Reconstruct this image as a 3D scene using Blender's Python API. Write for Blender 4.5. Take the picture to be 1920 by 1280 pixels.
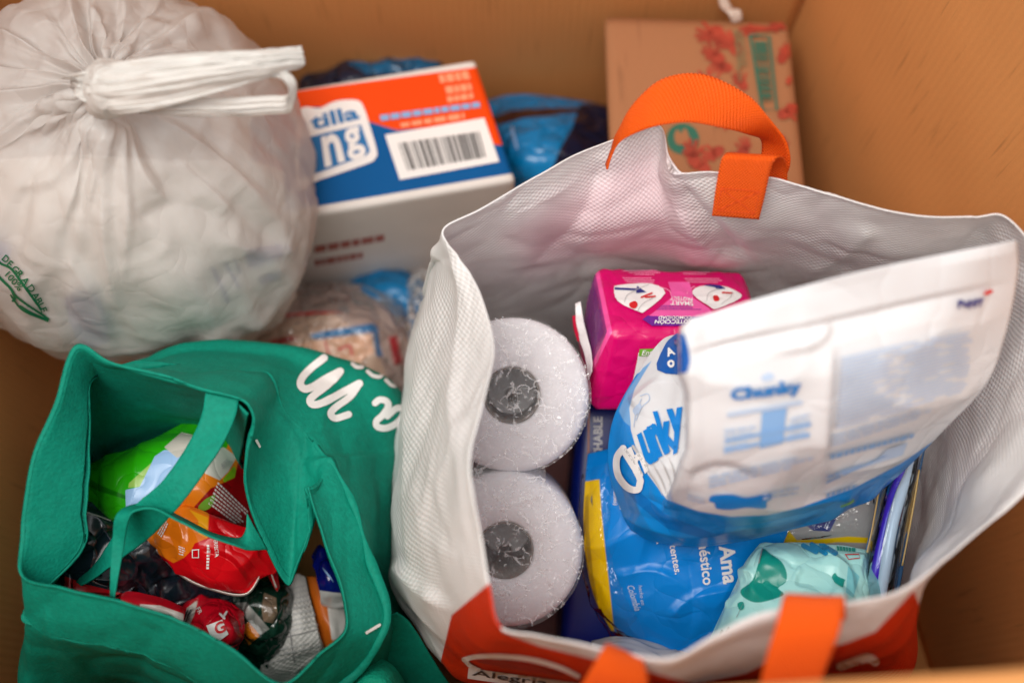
import bpy, bmesh, math, random
import numpy as np
from mathutils import Vector, Matrix
from mathutils.bvhtree import BVHTree

# ---------------------------------------------------------------- clear
for o in list(bpy.data.objects):
    bpy.data.objects.remove(o, do_unlink=True)
sc = bpy.context.scene
COL = sc.collection

# ---------------------------------------------------------------- camera
PITCH = math.radians(71)
CAM = np.array([0.0, -0.28, 1.15])
FWD = np.array([0.0, math.cos(PITCH), -math.sin(PITCH)])
UP = np.array([0.0, math.sin(PITCH), math.cos(PITCH)])
RT = np.array([1.0, 0.0, 0.0])
FPX = 1920 * 40.0 / 36.0
cam_d = bpy.data.cameras.new('camera')
cam_d.lens = 40.0
cam_d.sensor_width = 36.0
cam_d.clip_start = 0.02
cam_d.clip_end = 50
cam_d.dof.use_dof = True
cam_d.dof.focus_distance = 0.85
cam_d.dof.aperture_fstop = 2.2
cam = bpy.data.objects.new('camera', cam_d)
cam.location = CAM
cam.rotation_euler = (math.radians(90) - PITCH, 0, 0)
COL.objects.link(cam)
sc.camera = cam

# ---------------------------------------------------------------- light
world = bpy.data.worlds.new('World')
sc.world = world
world.use_nodes = True
bg = world.node_tree.nodes['Background']
bg.inputs[0].default_value = (0.97, 0.985, 1.0, 1)
bg.inputs[1].default_value = 0.78

def area(name, loc, target, size, power, color):
    l = bpy.data.lights.new(name, 'AREA')
    l.shape = 'RECTANGLE'
    l.size, l.size_y = size
    l.energy = power
    l.color = color
    o = bpy.data.objects.new(name, l)
    o.location = loc
    d = Vector(target) - Vector(loc)
    o.rotation_euler = d.to_track_quat('-Z', 'Y').to_euler()
    COL.objects.link(o)
    return o
area('ceiling_lamp', (-0.48, -0.28, 2.4), (0.05, 0.0, 0.3), (1.5, 1.2), 50, (1.0, 0.96, 0.91))

sc.view_settings.view_transform = 'Standard'
sc.view_settings.look = 'None'
sc.view_settings.gamma = 1
sc.view_settings.exposure = 0.04
sc.view_settings.use_curve_mapping = False
sc.render.engine = 'CYCLES'
sc.cycles.max_bounces = 6
sc.cycles.diffuse_bounces = 4
sc.cycles.glossy_bounces = 3
sc.cycles.transparent_max_bounces = 10
sc.cycles.use_adaptive_sampling = True
sc.cycles.adaptive_threshold = 0.02
sc.cycles.sample_clamp_indirect = 6

# ---------------------------------------------------------------- pixels <-> space
def P(px, py, t):
    return CAM + t * (FWD + RT * ((px - 960) / FPX) - UP * ((py - 640) / FPX))
def Pz(px, py, z):
    d = FWD + RT * ((px - 960) / FPX) - UP * ((py - 640) / FPX)
    return CAM + d * ((z - CAM[2]) / d[2])
def proj(A):
    A = np.asarray(A, float).reshape(-1, 3) - CAM
    t = A @ FWD
    return 960 + FPX * (A @ RT) / t, 640 - FPX * (A @ UP) / t

# ---------------------------------------------------------------- numpy noise
def _hash(ix, iy, iz, seed):
    h = (ix.astype(np.int64) * 374761393 + iy.astype(np.int64) * 668265263 + iz.astype(np.int64) * 2147483647 + seed * 1274126177) & 0xffffffff
    h = ((h ^ (h >> 13)) * 1274126177) & 0xffffffff
    h = ((h ^ (h >> 16)) * 2246822519) & 0xffffffff
    return ((h ^ (h >> 15)) & 0xffffff) / float(0xffffff)
def vnoise(Q, seed=0):
    i = np.floor(Q).astype(np.int64)
    f = Q - i
    f = f * f * f * (f * (f * 6 - 15) + 10)
    r = 0
    for dx in (0, 1):
        wx = f[..., 0] if dx else 1 - f[..., 0]
        for dy in (0, 1):
            wy = f[..., 1] if dy else 1 - f[..., 1]
            for dz in (0, 1):
                wz = f[..., 2] if dz else 1 - f[..., 2]
                r = r + wx * wy * wz * _hash(i[..., 0] + dx, i[..., 1] + dy, i[..., 2] + dz, seed)
    return r
def fbm(Q, seed=0, octv=3):
    a, s, r = 0.5, 1.0, 0
    for k in range(octv):
        r = r + a * (vnoise(Q * s, seed + k * 17) * 2 - 1)
        a *= 0.5; s *= 2.03
    return r
def ridged(Q, seed=0):
    return 1 - np.abs(vnoise(Q, seed) * 2 - 1) * 2
def crumple(Q, seed=0):
    w = np.stack([fbm(Q * 0.7, seed + 5, 2), fbm(Q * 0.7, seed + 6, 2), fbm(Q * 0.7, seed + 7, 2)], -1)
    q = Q + 0.9 * w
    return 0.62 * ridged(q, seed) + 0.38 * ridged(q * 2.3, seed + 3)

# ---------------------------------------------------------------- spline grids
def crw(n, m, closed, tension=0.5):
    W = np.zeros((m, n))
    us = np.arange(m) / m * n if closed else np.linspace(0, n - 1, m)
    for k, u in enumerate(us):
        i = int(math.floor(u)); f = u - i
        if not closed and i >= n - 1:
            i = n - 2; f = 1.0
        a = tension
        c = [-a * f + 2 * a * f * f - a * f ** 3, 1 + (a - 3) * f * f + (2 - a) * f ** 3,
             a * f + (3 - 2 * a) * f * f + (a - 2) * f ** 3, -a * f * f + a * f ** 3]
        for d, cc in zip((-1, 0, 1, 2), c):
            j = i + d
            if closed:
                W[k, j % n] += cc
            elif j < 0:
                W[k, 0] += 2 * cc; W[k, 1] -= cc
            elif j > n - 1:
                W[k, n - 1] += 2 * cc; W[k, n - 2] -= cc
            else:
                W[k, j] += cc
    return W
def pxnet(rows):
    return np.array([[P(*p) for p in r] for r in rows])
def grid(net, nu, nv, closed_u=False, tv=0.5, tu=0.5):
    Wu = crw(net.shape[1], nu, closed_u, tu)
    Wv = crw(net.shape[0], nv, False, tv)
    return np.einsum('ai,bj,ijk->abk', Wv, Wu, net)
def gnormal(G, closed_u=False):
    if closed_u:
        du = np.roll(G, -1, 1) - np.roll(G, 1, 1)
    else:
        du = np.gradient(G, axis=1)
    dv = np.gradient(G, axis=0)
    n = np.cross(du, dv)
    n /= np.linalg.norm(n, axis=-1, keepdims=True) + 1e-12
    return n
def toward_cam(G, n):
    s = np.sign(((CAM - G) * n).sum(-1, keepdims=True))
    return n * s
def edge_fade(nv, nu, k=0.12):
    u = np.linspace(0, 1, nu); v = np.linspace(0, 1, nv)
    fu = np.clip(np.minimum(u, 1 - u) / k, 0, 1); fv = np.clip(np.minimum(v, 1 - v) / k, 0, 1)
    return (fv[:, None] * fu[None, :])[..., None]

# ---------------------------------------------------------------- objects
BVH = {}
def setparent(o, parent):
    if parent is not None:
        o.parent = parent
        # meshes hold world coordinates, so only the Empty of a thing has an offset to undo
        o.matrix_parent_inverse = Matrix.Translation(-parent.location)
def mesh_obj(name, verts, faces, mat, parent=None, uvs=None, smooth=True, bvh=False, thick=None):
    me = bpy.data.meshes.new(name)
    V = np.asarray(verts, float)
    me.from_pydata(V.tolist(), [], [list(map(int, f)) for f in faces])
    if smooth:
        me.polygons.foreach_set('use_smooth', [True] * len(me.polygons))
    if uvs is not None:
        uvl = me.uv_layers.new(name='UVMap')
        li = np.zeros(len(me.loops), dtype=np.int32)
        me.loops.foreach_get('vertex_index', li)
        uvl.data.foreach_set('uv', np.asarray(uvs, np.float32)[li].ravel())
    me.materials.append(mat)
    o = bpy.data.objects.new(name, me)
    COL.objects.link(o)
    setparent(o, parent)
    if thick:
        md = o.modifiers.new('thickness', 'SOLIDIFY')
        md.thickness = thick; md.offset = 0
    if bvh:
        BVH[o.name] = BVHTree.FromPolygons([tuple(v) for v in V], [tuple(map(int, f)) for f in faces])
    return o
def grid_faces(nv, nu, closed_u=False):
    a = np.arange(nv * nu).reshape(nv, nu)
    if closed_u:
        b = np.roll(a, -1, 1)
        q = np.stack([a[:-1], b[:-1], b[1:], a[1:]], -1)
    else:
        q = np.stack([a[:-1, :-1], a[:-1, 1:], a[1:, 1:], a[1:, :-1]], -1)
    return q.reshape(-1, 4)
def metric_uv(G):
    du = np.linalg.norm(np.diff(G, axis=1), axis=-1).mean(0)
    dv = np.linalg.norm(np.diff(G, axis=0), axis=-1).mean(1)
    u = np.concatenate([[0], np.cumsum(du)]); v = np.concatenate([[0], np.cumsum(dv)])
    return np.stack(np.meshgrid(u, v), -1).reshape(-1, 2)
def sheet(name, G, mat, parent=None, closed_u=False, thick=None, bvh=True):
    nv, nu, _ = G.shape
    return mesh_obj(name, G.reshape(-1, 3), grid_faces(nv, nu, closed_u), mat, parent, metric_uv(G), True, bvh, thick)
def pillow(name, G, depth, mat, parent=None, power=0.5, direction=None, back_amp=0.0):
    """closed bag: front grid G, back pushed away from the front by depth, shared rim"""
    nv, nu, _ = G.shape
    u = np.linspace(0, 1, nu); v = np.linspace(0, 1, nv)
    w = (np.sin(np.pi * v)[:, None] * np.sin(np.pi * u)[None, :]).clip(0) ** power
    if direction is None:
        c = G.reshape(-1, 3).mean(0); direction = c - CAM; direction = direction / np.linalg.norm(direction)
    B = G + direction * (depth * w)[..., None]
    idx = np.arange(nv * nu).reshape(nv, nu)
    bidx = idx.copy()
    inner = np.zeros((nv, nu), bool); inner[1:-1, 1:-1] = True
    bidx[inner] = nv * nu + np.arange(inner.sum())
    V = np.concatenate([G.reshape(-1, 3), B[inner]])
    f1 = grid_faces(nv, nu)
    q = np.stack([bidx[:-1, :-1], bidx[1:, :-1], bidx[1:, 1:], bidx[:-1, 1:]], -1).reshape(-1, 4)
    uv = metric_uv(G)
    uv = np.concatenate([uv, uv.reshape(nv, nu, 2)[inner]])
    return mesh_obj(name, V, np.concatenate([f1, q]), mat, parent, uv, True, True)
def softbox(name, O, e1, e2, e3, r, bulge, mat, parent=None, n=22, crump=0.0, freq=30, seed=1):
    O, e1, e2, e3 = map(np.asarray, (O, e1, e2, e3))
    L = np.array([np.linalg.norm(e) for e in (e1, e2, e3)]) / 2
    A = np.stack([e / np.linalg.norm(e) for e in (e1, e2, e3)])
    bm = bmesh.new()
    bmesh.ops.create_cube(bm, size=2)
    bmesh.ops.subdivide_edges(bm, edges=bm.edges[:], cuts=n, use_grid_fill=True)
    bm.verts.ensure_lookup_table()
    p = np.array([v.co[:] for v in bm.verts])
    F = [[v.index for v in f.verts] for f in bm.faces]
    bm.free()
    ps = np.sign(p) * np.abs(p) ** 0.9
    ph = ps * L
    inn = np.clip(ph, -(L - r), L - r)
    d = ph - inn
    dl = np.linalg.norm(d, axis=1, keepdims=True)
    nrm = d / np.maximum(dl, 1e-9)
    q = inn + nrm * r
    e = 1 - p ** 2
    for ax in range(3):
        o1, o2 = [k for k in range(3) if k != ax]
        m = np.abs(p[:, ax]) > 0.999
        q[m, ax] += np.sign(p[m, ax]) * bulge * np.sqrt(np.clip(e[m, o1] * e[m, o2], 0, 1))
    C = O + (e1 + e2 + e3) / 2
    Wd = C + q @ A
    if crump:
        nn = nrm @ A
        Wd = Wd + nn * (crumple(Wd * freq, seed) * crump)[:, None]
    uv = q[:, :2]
    return mesh_obj(name, Wd, F, mat, parent, uv, True, True)

def thing(name, label, cat, base=(0, 0, 0), group=None):
    o = bpy.data.objects.new(name, None)
    o.empty_display_size = 0.03
    o.location = base
    COL.objects.link(o)
    o['label'] = label
    o['category'] = cat
    if group: o['group'] = group
    return o

# ---------------------------------------------------------------- print: painted regions and decals
def sdf(poly, X, Y):
    poly = np.asarray(poly, float)
    d = np.full(X.shape, 1e9); ins = np.zeros(X.shape, bool)
    for a, b in zip(poly, np.roll(poly, -1, 0)):
        ab = b - a; l2 = (ab ** 2).sum() + 1e-9
        t = np.clip(((X - a[0]) * ab[0] + (Y - a[1]) * ab[1]) / l2, 0, 1)
        d = np.minimum(d, np.hypot(X - a[0] - t * ab[0], Y - a[1] - t * ab[1]))
        c = ((a[1] > Y) != (b[1] > Y))
        xi = (b[0] - a[0]) * (Y - a[1]) / (b[1] - a[1] + 1e-12) + a[0]
        ins ^= c & (X < xi)
    return np.where(ins, d, -d)
def creases(G, lines):
    """folds along polylines given in picture coordinates: (points, height in m, width in px); only the side facing the camera"""
    x, y = proj(G.reshape(-1, 3)); x = x.reshape(G.shape[:2]); y = y.reshape(G.shape[:2])
    Gs = G.copy()
    for _ in range(14):
        Gs[1:-1, 1:-1] = (Gs[1:-1, 1:-1] * 2 + Gs[:-2, 1:-1] + Gs[2:, 1:-1] + Gs[1:-1, :-2] + Gs[1:-1, 2:]) / 6
    n = toward_cam(Gs, gnormal(Gs))
    h = np.zeros(G.shape[:2])
    for pts, a, w in lines:
        p = np.array(pts, float)
        if len(p) > 2: p = crw(len(p), (len(p) - 1) * 6 + 1, False) @ p
        seg = np.hypot(*np.diff(p, axis=0).T); cum = np.concatenate([[0], np.cumsum(seg)]); L = cum[-1]
        best = np.full(x.shape, 1e9); sgn = np.zeros(x.shape); along = np.zeros(x.shape)
        for i in range(len(p) - 1):
            ab = p[i + 1] - p[i]; l2 = (ab ** 2).sum() + 1e-9
            t = np.clip(((x - p[i, 0]) * ab[0] + (y - p[i, 1]) * ab[1]) / l2, 0, 1)
            dx, dy = x - p[i, 0] - t * ab[0], y - p[i, 1] - t * ab[1]
            d = np.hypot(dx, dy); m = d < best
            best = np.where(m, d, best); sgn = np.where(m, np.sign(ab[0] * dy - ab[1] * dx), sgn); along = np.where(m, (cum[i] + t * seg[i]) / L, along)
        fade = np.clip(np.minimum(along / 0.12, (1 - along) / 0.35), 0, 1)
        prof = np.where(sgn > 0, np.clip(1 - best / (w * 3.2), 0, 1), np.clip(1 - best / (w * 1.2), 0, 1))
        prof = prof * (0.6 + 0.4 * prof)
        h += 0.62 * a * prof * fade
    return G + n * h[..., None]
def paint(o, attr, poly, soft=1.0):
    me = o.data
    co = np.zeros(len(me.vertices) * 3); me.vertices.foreach_get('co', co)
    x, y = proj(co.reshape(-1, 3))
    a = me.attributes.new(attr, 'FLOAT', 'POINT')
    a.data.foreach_set('value', (sdf(poly, x, y) / soft).astype(np.float32))

_txt = {}
def text_mesh(body, bold=0.0, shear=0.0, space=1.0):
    key = (body, bold, shear, space)
    if key in _txt: return _txt[key]
    cu = bpy.data.curves.new('t', 'FONT')
    cu.body = body; cu.offset = bold; cu.shear = shear; cu.resolution_u = 3; cu.space_character = space
    ob = bpy.data.objects.new('t', cu)
    COL.objects.link(ob)
    dg = bpy.context.evaluated_depsgraph_get()
    me = bpy.data.meshes.new_from_object(ob.evaluated_get(dg))
    V = np.array([v.co[:2] for v in me.vertices]).reshape(-1, 2)
    F = [list(p.vertices) for p in me.polygons]
    bpy.data.objects.remove(ob); bpy.data.curves.remove(cu); bpy.data.meshes.remove(me)
    lo, hi = V.min(0), V.max(0)
    asp = (hi[0] - lo[0]) / max(hi[1] - lo[1], 1e-6)
    V = (V - lo) / (hi - lo)
    V[:, 1] = 1 - V[:, 1]
    _txt[key] = (V, F, asp)
    return _txt[key]
def bil(quad, V):
    q = np.asarray(quad, float)
    u, v = V[:, :1], V[:, 1:]
    return (1 - u) * (1 - v) * q[0] + u * (1 - v) * q[1] + u * v * q[2] + (1 - u) * v * q[3]
def cut_grid(V, F, step):
    bm = bmesh.new()
    vs = [bm.verts.new((x, y, 0)) for x, y in V]
    for f in F:
        try: bm.faces.new([vs[i] for i in f])
        except ValueError: pass
    big = [f for f in bm.faces if len(f.verts) > 4]
    if big: bmesh.ops.triangulate(bm, faces=big)
    lo, hi = V.min(0), V.max(0)
    for ax in (0, 1):
        k = math.floor(lo[ax] / step) + 1
        while k * step < hi[ax]:
            co = [0, 0, 0]; co[ax] = k * step
            no = [0, 0, 0]; no[ax] = 1
            bmesh.ops.bisect_plane(bm, geom=bm.verts[:] + bm.edges[:] + bm.faces[:], dist=1e-4, plane_co=co, plane_no=no)
            k += 1
    bm.verts.ensure_lookup_table(); bm.verts.index_update()
    V2 = np.array([v.co[:2] for v in bm.verts]); F2 = [[v.index for v in f.verts] for f in bm.faces]
    bm.free()
    return V2, F2
def decal(target, shapes, mat, name='lettering', step=6, lift=0.0009, parent=None):
    """shapes: list of (V px coords, F). Lies on the surface of target as its own thin print layer."""
    tree = BVH[target.name]
    AV, AF = [], []
    for V, F in shapes:
        V = np.asarray(V, float)
        if step and max(np.ptp(V[:, 0]), np.ptp(V[:, 1])) > step:
            V, F = cut_grid(V, F, step)
        idx = {}
        for i, (x, y) in enumerate(V):
            d = Vector(FWD + RT * ((x - 960) / FPX) - UP * ((y - 640) / FPX)).normalized()
            h, n, _, _ = tree.ray_cast(Vector(CAM), d)
            if h is None: continue
            if n.dot(d) > 0: n = -n
            idx[i] = len(AV); AV.append(h + n * lift - d * lift * 0.4)
        for f in F:
            if all(i in idx for i in f): AF.append([idx[i] for i in f])
    if not AF: 
        print('decal missed', name, target.name); return None
    return mesh_obj(name, np.array([v[:] for v in AV]), AF, mat, parent if parent is not None else target.parent or target, None, False)
def decals(target, shapes, *a, **k):
    return [decal(target, [s_], *a, **k) for s_ in shapes]
def T(body, quad, bold=0.0, shear=0.0, space=1.0):
    V, F, _ = text_mesh(body, bold, shear, space)
    return bil(quad, V), F
def TA(body, x, y, h, ang, bold=0.0, shear=0.0, wscale=1.0, space=1.0):
    """text with its left end centred at pixel (x, y), cap height h, reading direction ang (deg, clockwise on screen)"""
    V, F, asp = text_mesh(body, bold, shear, space)
    w = h * asp * wscale
    c, s = math.cos(math.radians(ang)), math.sin(math.radians(ang))
    r = np.array([c, s]) * w; d = np.array([-s, c]) * h
    o = np.array([x, y]) - d / 2
    return o + V[:, :1] * r + V[:, 1:] * d, F
def poly(*pts):
    return np.array(pts, float), [list(range(len(pts)))]
def smooth_poly(pts, n=6):
    net = np.array(pts, float)
    W = crw(len(net), len(net) * n, True)
    return W @ net
def blob(pts, n=6):
    V = smooth_poly(pts, n)
    return V, [list(range(len(V)))]
def rects(quad, rs):
    V, F = [], []
    for (x0, y0, x1, y1) in rs:
        k = len(V)
        V += [(x0, y0), (x1, y0), (x1, y1), (x0, y1)]; F.append([k, k + 1, k + 2, k + 3])
    return bil(quad, np.array(V, float)), F
def dashes(quad, rows, seed, fill=0.55, word=(0.04, 0.12), ragged=0.25):
    rnd = random.Random(seed); rs = []
    for r in range(rows):
        y0 = (r + 0.5 - fill / 2) / rows; y1 = (r + 0.5 + fill / 2) / rows
        x = 0.0; end = 1 - rnd.random() * ragged
        while x < end:
            w = rnd.uniform(*word)
            rs.append((x, y0, min(x + w, end), y1)); x += w + word[0] * 0.35
    return rects(quad, rs)
def barcode(quad, seed, n=34):
    rnd = random.Random(seed); rs = []; x = 0.0
    while x < 1:
        w = rnd.choice((1, 1, 2, 3)) / (n * 2.4)
        rs.append((x, 0, min(x + w, 1), 1)); x += w + rnd.choice((1, 1, 2)) / (n * 2.4)
    return rects(quad, rs)
def stroke(pts, w, n=8, taper=False):
    p = np.array(pts, float)
    if len(p) > 2: p = crw(len(p), (len(p) - 1) * n + 1, False) @ p
    t = np.gradient(p, axis=0); t /= np.linalg.norm(t, axis=1, keepdims=True) + 1e-9
    nn = np.stack([-t[:, 1], t[:, 0]], 1)
    m = len(p)
    ww = np.full(m, w / 2.0)
    if taper: ww = ww * np.clip(np.minimum(np.arange(m), np.arange(m)[::-1]) / (m * 0.3), 0.25, 1)
    L = p + nn * ww[:, None]; R = p - nn * ww[:, None]
    V = np.concatenate([L, R]).tolist(); F = [[i, i + 1, m + i + 1, m + i] for i in range(m - 1)]
    for e, sgn in ((0, 1), (m - 1, -1)):
        k = len(V); a0 = math.atan2(nn[e, 1], nn[e, 0])
        for j in range(7):
            a = a0 + sgn * math.pi * j / 6
            V.append([p[e, 0] + math.cos(a) * ww[e], p[e, 1] + math.sin(a) * ww[e]])
        F.append(list(range(k, k + 7)))
    return np.array(V), F

# ---------------------------------------------------------------- materials
def srgb(r, g, b):
    f = lambda c: (c / 255 / 12.92) if c / 255 <= 0.04045 else ((c / 255 + 0.055) / 1.055) ** 2.4
    return (f(r), f(g), f(b), 1)
def nmat(name):
    m = bpy.data.materials.new(name); m.use_nodes = True
    nt = m.node_tree
    return m, nt, nt.nodes['Principled BSDF'], nt.nodes['Material Output']
def mat(name, col, rough=0.5, spec=0.5, regions=(), bump=None, mottled=0.06, mscale=18, coat=0.0, metal=0.0, edge=0.8, transl=0.0, transp=0.0, sss=0.0):
    """regions: [(attribute, colour)] flat printed areas; bump: (kind, scale, strength, distance)"""
    m, nt, b, out = nmat(name)
    N, Lk = nt.nodes, nt.links
    b.inputs['Roughness'].default_value = rough
    b.inputs['Specular IOR Level'].default_value = spec
    b.inputs['Coat Weight'].default_value = coat
    b.inputs['Coat Roughness'].default_value = 0.12
    b.inputs['Metallic'].default_value = metal
    rgb = N.new('ShaderNodeRGB'); rgb.outputs[0].default_value = col
    cur = rgb.outputs[0]
    for attr, c in regions:
        at = N.new('ShaderNodeAttribute'); at.attribute_name = attr
        mr = N.new('ShaderNodeMapRange'); mr.inputs[1].default_value = -edge; mr.inputs[2].default_value = edge
        Lk.new(at.outputs['Fac'], mr.inputs[0])
        mx = N.new('ShaderNodeMix'); mx.data_type = 'RGBA'
        Lk.new(mr.outputs[0], mx.inputs[0]); Lk.new(cur, mx.inputs[6]); mx.inputs[7].default_value = c
        cur = mx.outputs[2]
    tc = N.new('ShaderNodeTexCoord')
    if mottled:
        no = N.new('ShaderNodeTexNoise'); no.inputs['Scale'].default_value = mscale; no.inputs['Detail'].default_value = 4
        Lk.new(tc.outputs['Object'], no.inputs['Vector'])
        mr = N.new('ShaderNodeMapRange'); mr.inputs[1].default_value = 0.3; mr.inputs[2].default_value = 0.7
        mr.inputs[3].default_value = 1 - mottled; mr.inputs[4].default_value = 1 + mottled
        Lk.new(no.outputs['Fac'], mr.inputs[0])
        hs = N.new('ShaderNodeHueSaturation'); Lk.new(cur, hs.inputs['Color']); Lk.new(mr.outputs[0], hs.inputs['Value'])
        cur = hs.outputs[0]
    Lk.new(cur, b.inputs['Base Color'])
    norm = None
    if bump:
        kind, s, st, dist = bump
        bp = N.new('ShaderNodeBump'); bp.inputs['Strength'].default_value = st; bp.inputs['Distance'].default_value = dist
        if kind == 'noise':
            t = N.new('ShaderNodeTexNoise'); t.inputs['Scale'].default_value = s; t.inputs['Detail'].default_value = 5
            Lk.new(tc.outputs['Object'], t.inputs['Vector']); Lk.new(t.outputs['Fac'], bp.inputs['Height'])
        elif kind == 'crinkle':
            t0 = N.new('ShaderNodeTexNoise'); t0.inputs['Scale'].default_value = s * 0.6; t0.inputs['Detail'].default_value = 2
            Lk.new(tc.outputs['Object'], t0.inputs['Vector'])
            sc_ = N.new('ShaderNodeVectorMath'); sc_.operation = 'SCALE'; sc_.inputs['Scale'].default_value = 2.0 / s
            Lk.new(t0.outputs['Color'], sc_.inputs[0])
            ad = N.new('ShaderNodeVectorMath'); Lk.new(tc.outputs['Object'], ad.inputs[0]); Lk.new(sc_.outputs[0], ad.inputs[1])
            t = N.new('ShaderNodeTexVoronoi'); t.feature = 'DISTANCE_TO_EDGE'; t.inputs['Scale'].default_value = s
            Lk.new(ad.outputs[0], t.inputs['Vector']); 
            pw = N.new('ShaderNodeMath'); pw.operation = 'POWER'; pw.inputs[1].default_value = 0.55
            Lk.new(t.outputs['Distance'], pw.inputs[0])
            Lk.new(pw.outputs[0], bp.inputs['Height'])
        elif kind == 'weave':
            sp = N.new('ShaderNodeSeparateXYZ'); Lk.new(tc.outputs['UV'], sp.inputs[0])
            sn = []
            for k in (0, 1):
                mu = N.new('ShaderNodeMath'); mu.operation = 'MULTIPLY'; mu.inputs[1].default_value = 6.2832 / s
                Lk.new(sp.outputs[k], mu.inputs[0])
                si = N.new('ShaderNodeMath'); si.operation = 'SINE'; Lk.new(mu.outputs[0], si.inputs[0]); sn.append(si)
            mu = N.new('ShaderNodeMath'); mu.operation = 'MULTIPLY'
            Lk.new(sn[0].outputs[0], mu.inputs[0]); Lk.new(sn[1].outputs[0], mu.inputs[1])
            n2 = N.new('ShaderNodeTexNoise'); n2.inputs['Scale'].default_value = 160; Lk.new(tc.outputs['Object'], n2.inputs['Vector'])
            ad = N.new('ShaderNodeMath'); ad.operation = 'ADD'; Lk.new(mu.outputs[0], ad.inputs[0]); Lk.new(n2.outputs['Fac'], ad.inputs[1])
            Lk.new(ad.outputs[0], bp.inputs['Height'])
        Lk.new(bp.outputs[0], b.inputs['Normal']); norm = bp
    cursh = b.outputs[0]
    if transl:
        tl = N.new('ShaderNodeBsdfTranslucent'); Lk.new(cur, tl.inputs[0])
        mx = N.new('ShaderNodeMixShader'); mx.inputs[0].default_value = transl
        Lk.new(cursh, mx.inputs[1]); Lk.new(tl.outputs[0], mx.inputs[2]); cursh = mx.outputs[0]
    if transp:
        tp = N.new('ShaderNodeBsdfTransparent')
        mx = N.new('ShaderNodeMixShader'); mx.inputs[0].default_value = transp
        Lk.new(cursh, mx.inputs[1]); Lk.new(tp.outputs[0], mx.inputs[2]); cursh = mx.outputs[0]
    Lk.new(cursh, out.inputs[0])
    return m
def film_mat(name, scale, strength, dist, gloss=0.12, rough=0.08, tint=(1, 1, 1, 1), haze=0.0):
    """clear wrinkled packaging film: mostly transparent with sharp glints"""
    m, nt, b, out = nmat(name)
    N, Lk = nt.nodes, nt.links
    N.remove(b)
    tc = N.new('ShaderNodeTexCoord')
    def layer(s, seed):
        mp = N.new('ShaderNodeMapping'); mp.inputs['Location'].default_value = (seed, seed * 2, 0)
        Lk.new(tc.outputs['Object'], mp.inputs[0])
        t0 = N.new('ShaderNodeTexNoise'); t0.inputs['Scale'].default_value = s * 0.5; t0.inputs['Detail'].default_value = 2
        Lk.new(mp.outputs[0], t0.inputs['Vector'])
        sc_ = N.new('ShaderNodeVectorMath'); sc_.operation = 'SCALE'; sc_.inputs['Scale'].default_value = 3.0 / s
        Lk.new(t0.outputs['Color'], sc_.inputs[0])
        ad = N.new('ShaderNodeVectorMath'); Lk.new(mp.outputs[0], ad.inputs[0]); Lk.new(sc_.outputs[0], ad.inputs[1])
        t = N.new('ShaderNodeTexVoronoi'); t.feature = 'DISTANCE_TO_EDGE'; t.inputs['Scale'].default_value = s
        Lk.new(ad.outputs[0], t.inputs['Vector'])
        return t.outputs['Distance']
    ad = N.new('ShaderNodeMath'); Lk.new(layer(scale, 0.3), ad.inputs[0]); Lk.new(layer(scale * 2.7, 1.7), ad.inputs[1])
    bp = N.new('ShaderNodeBump'); bp.inputs['Strength'].default_value = strength; bp.inputs['Distance'].default_value = dist
    Lk.new(ad.outputs[0], bp.inputs['Height'])
    tp = N.new('ShaderNodeBsdfTransparent'); tp.inputs[0].default_value = tint
    gl = N.new('ShaderNodeBsdfGlossy'); gl.inputs['Roughness'].default_value = rough; Lk.new(bp.outputs[0], gl.inputs['Normal'])
    fr = N.new('ShaderNodeFresnel'); fr.inputs[0].default_value = 1.12
    mr = N.new('ShaderNodeMath'); mr.operation = 'ADD'; mr.inputs[1].default_value = gloss; Lk.new(fr.outputs[0], mr.inputs[0]); mr.use_clamp = True
    mx = N.new('ShaderNodeMixShader'); Lk.new(mr.outputs[0], mx.inputs[0]); Lk.new(tp.outputs[0], mx.inputs[1]); Lk.new(gl.outputs[0], mx.inputs[2])
    cur = mx.outputs[0]
    if haze:
        df = N.new('ShaderNodeBsdfDiffuse'); df.inputs[0].default_value = (0.88, 0.87, 0.87, 1)
        # creases of the film scatter light
        mk = N.new('ShaderNodeMapRange'); mk.inputs[1].default_value = 0.0; mk.inputs[2].default_value = 0.16; mk.inputs[3].default_value = haze * 5; mk.inputs[4].default_value = haze * 0.6
        Lk.new(ad.outputs[0], mk.inputs[0])
        m2 = N.new('ShaderNodeMixShader'); Lk.new(mk.outputs[0], m2.inputs[0]); Lk.new(cur, m2.inputs[1]); Lk.new(df.outputs[0], m2.inputs[2]); cur = m2.outputs[0]
    Lk.new(cur, out.inputs[0])
    return m
def ribbon(name, stations, mat_, parent, nu=7, nv=60, thick=0.0014, amp=0.0, freq=40, seed=0, pleats=0.0, cross=0.0):
    """strap between two edges: stations = [((px,py,t) edge a, (px,py,t) edge b)]"""
    net = np.array([[P(*a), (P(*a) + P(*b)) / 2, P(*b)] for a, b in stations])
    G = grid(net, nu, nv)
    n = gnormal(G)
    if amp: G = G + n * (fbm(G * freq, seed, 3) * amp)[..., None]
    if cross: G = G + n * (cross * np.sin(np.linspace(0, np.pi, nu)))[None, :, None]
    if pleats:
        u = np.linspace(0, 1, nu)[None, :]; v = np.linspace(0, 1, nv)[:, None]
        q = np.stack([u * 12 + 0 * v + 0.5 * np.sin(v * 5), v * 2.2 + 0 * u, 0 * u * v + seed], -1)
        G = G + n * (pleats * ridged(q, seed) + pleats * 0.5 * ridged(q * 2.1, seed + 4))[..., None]
    return sheet(name, G, mat_, parent, False, thick)

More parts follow.
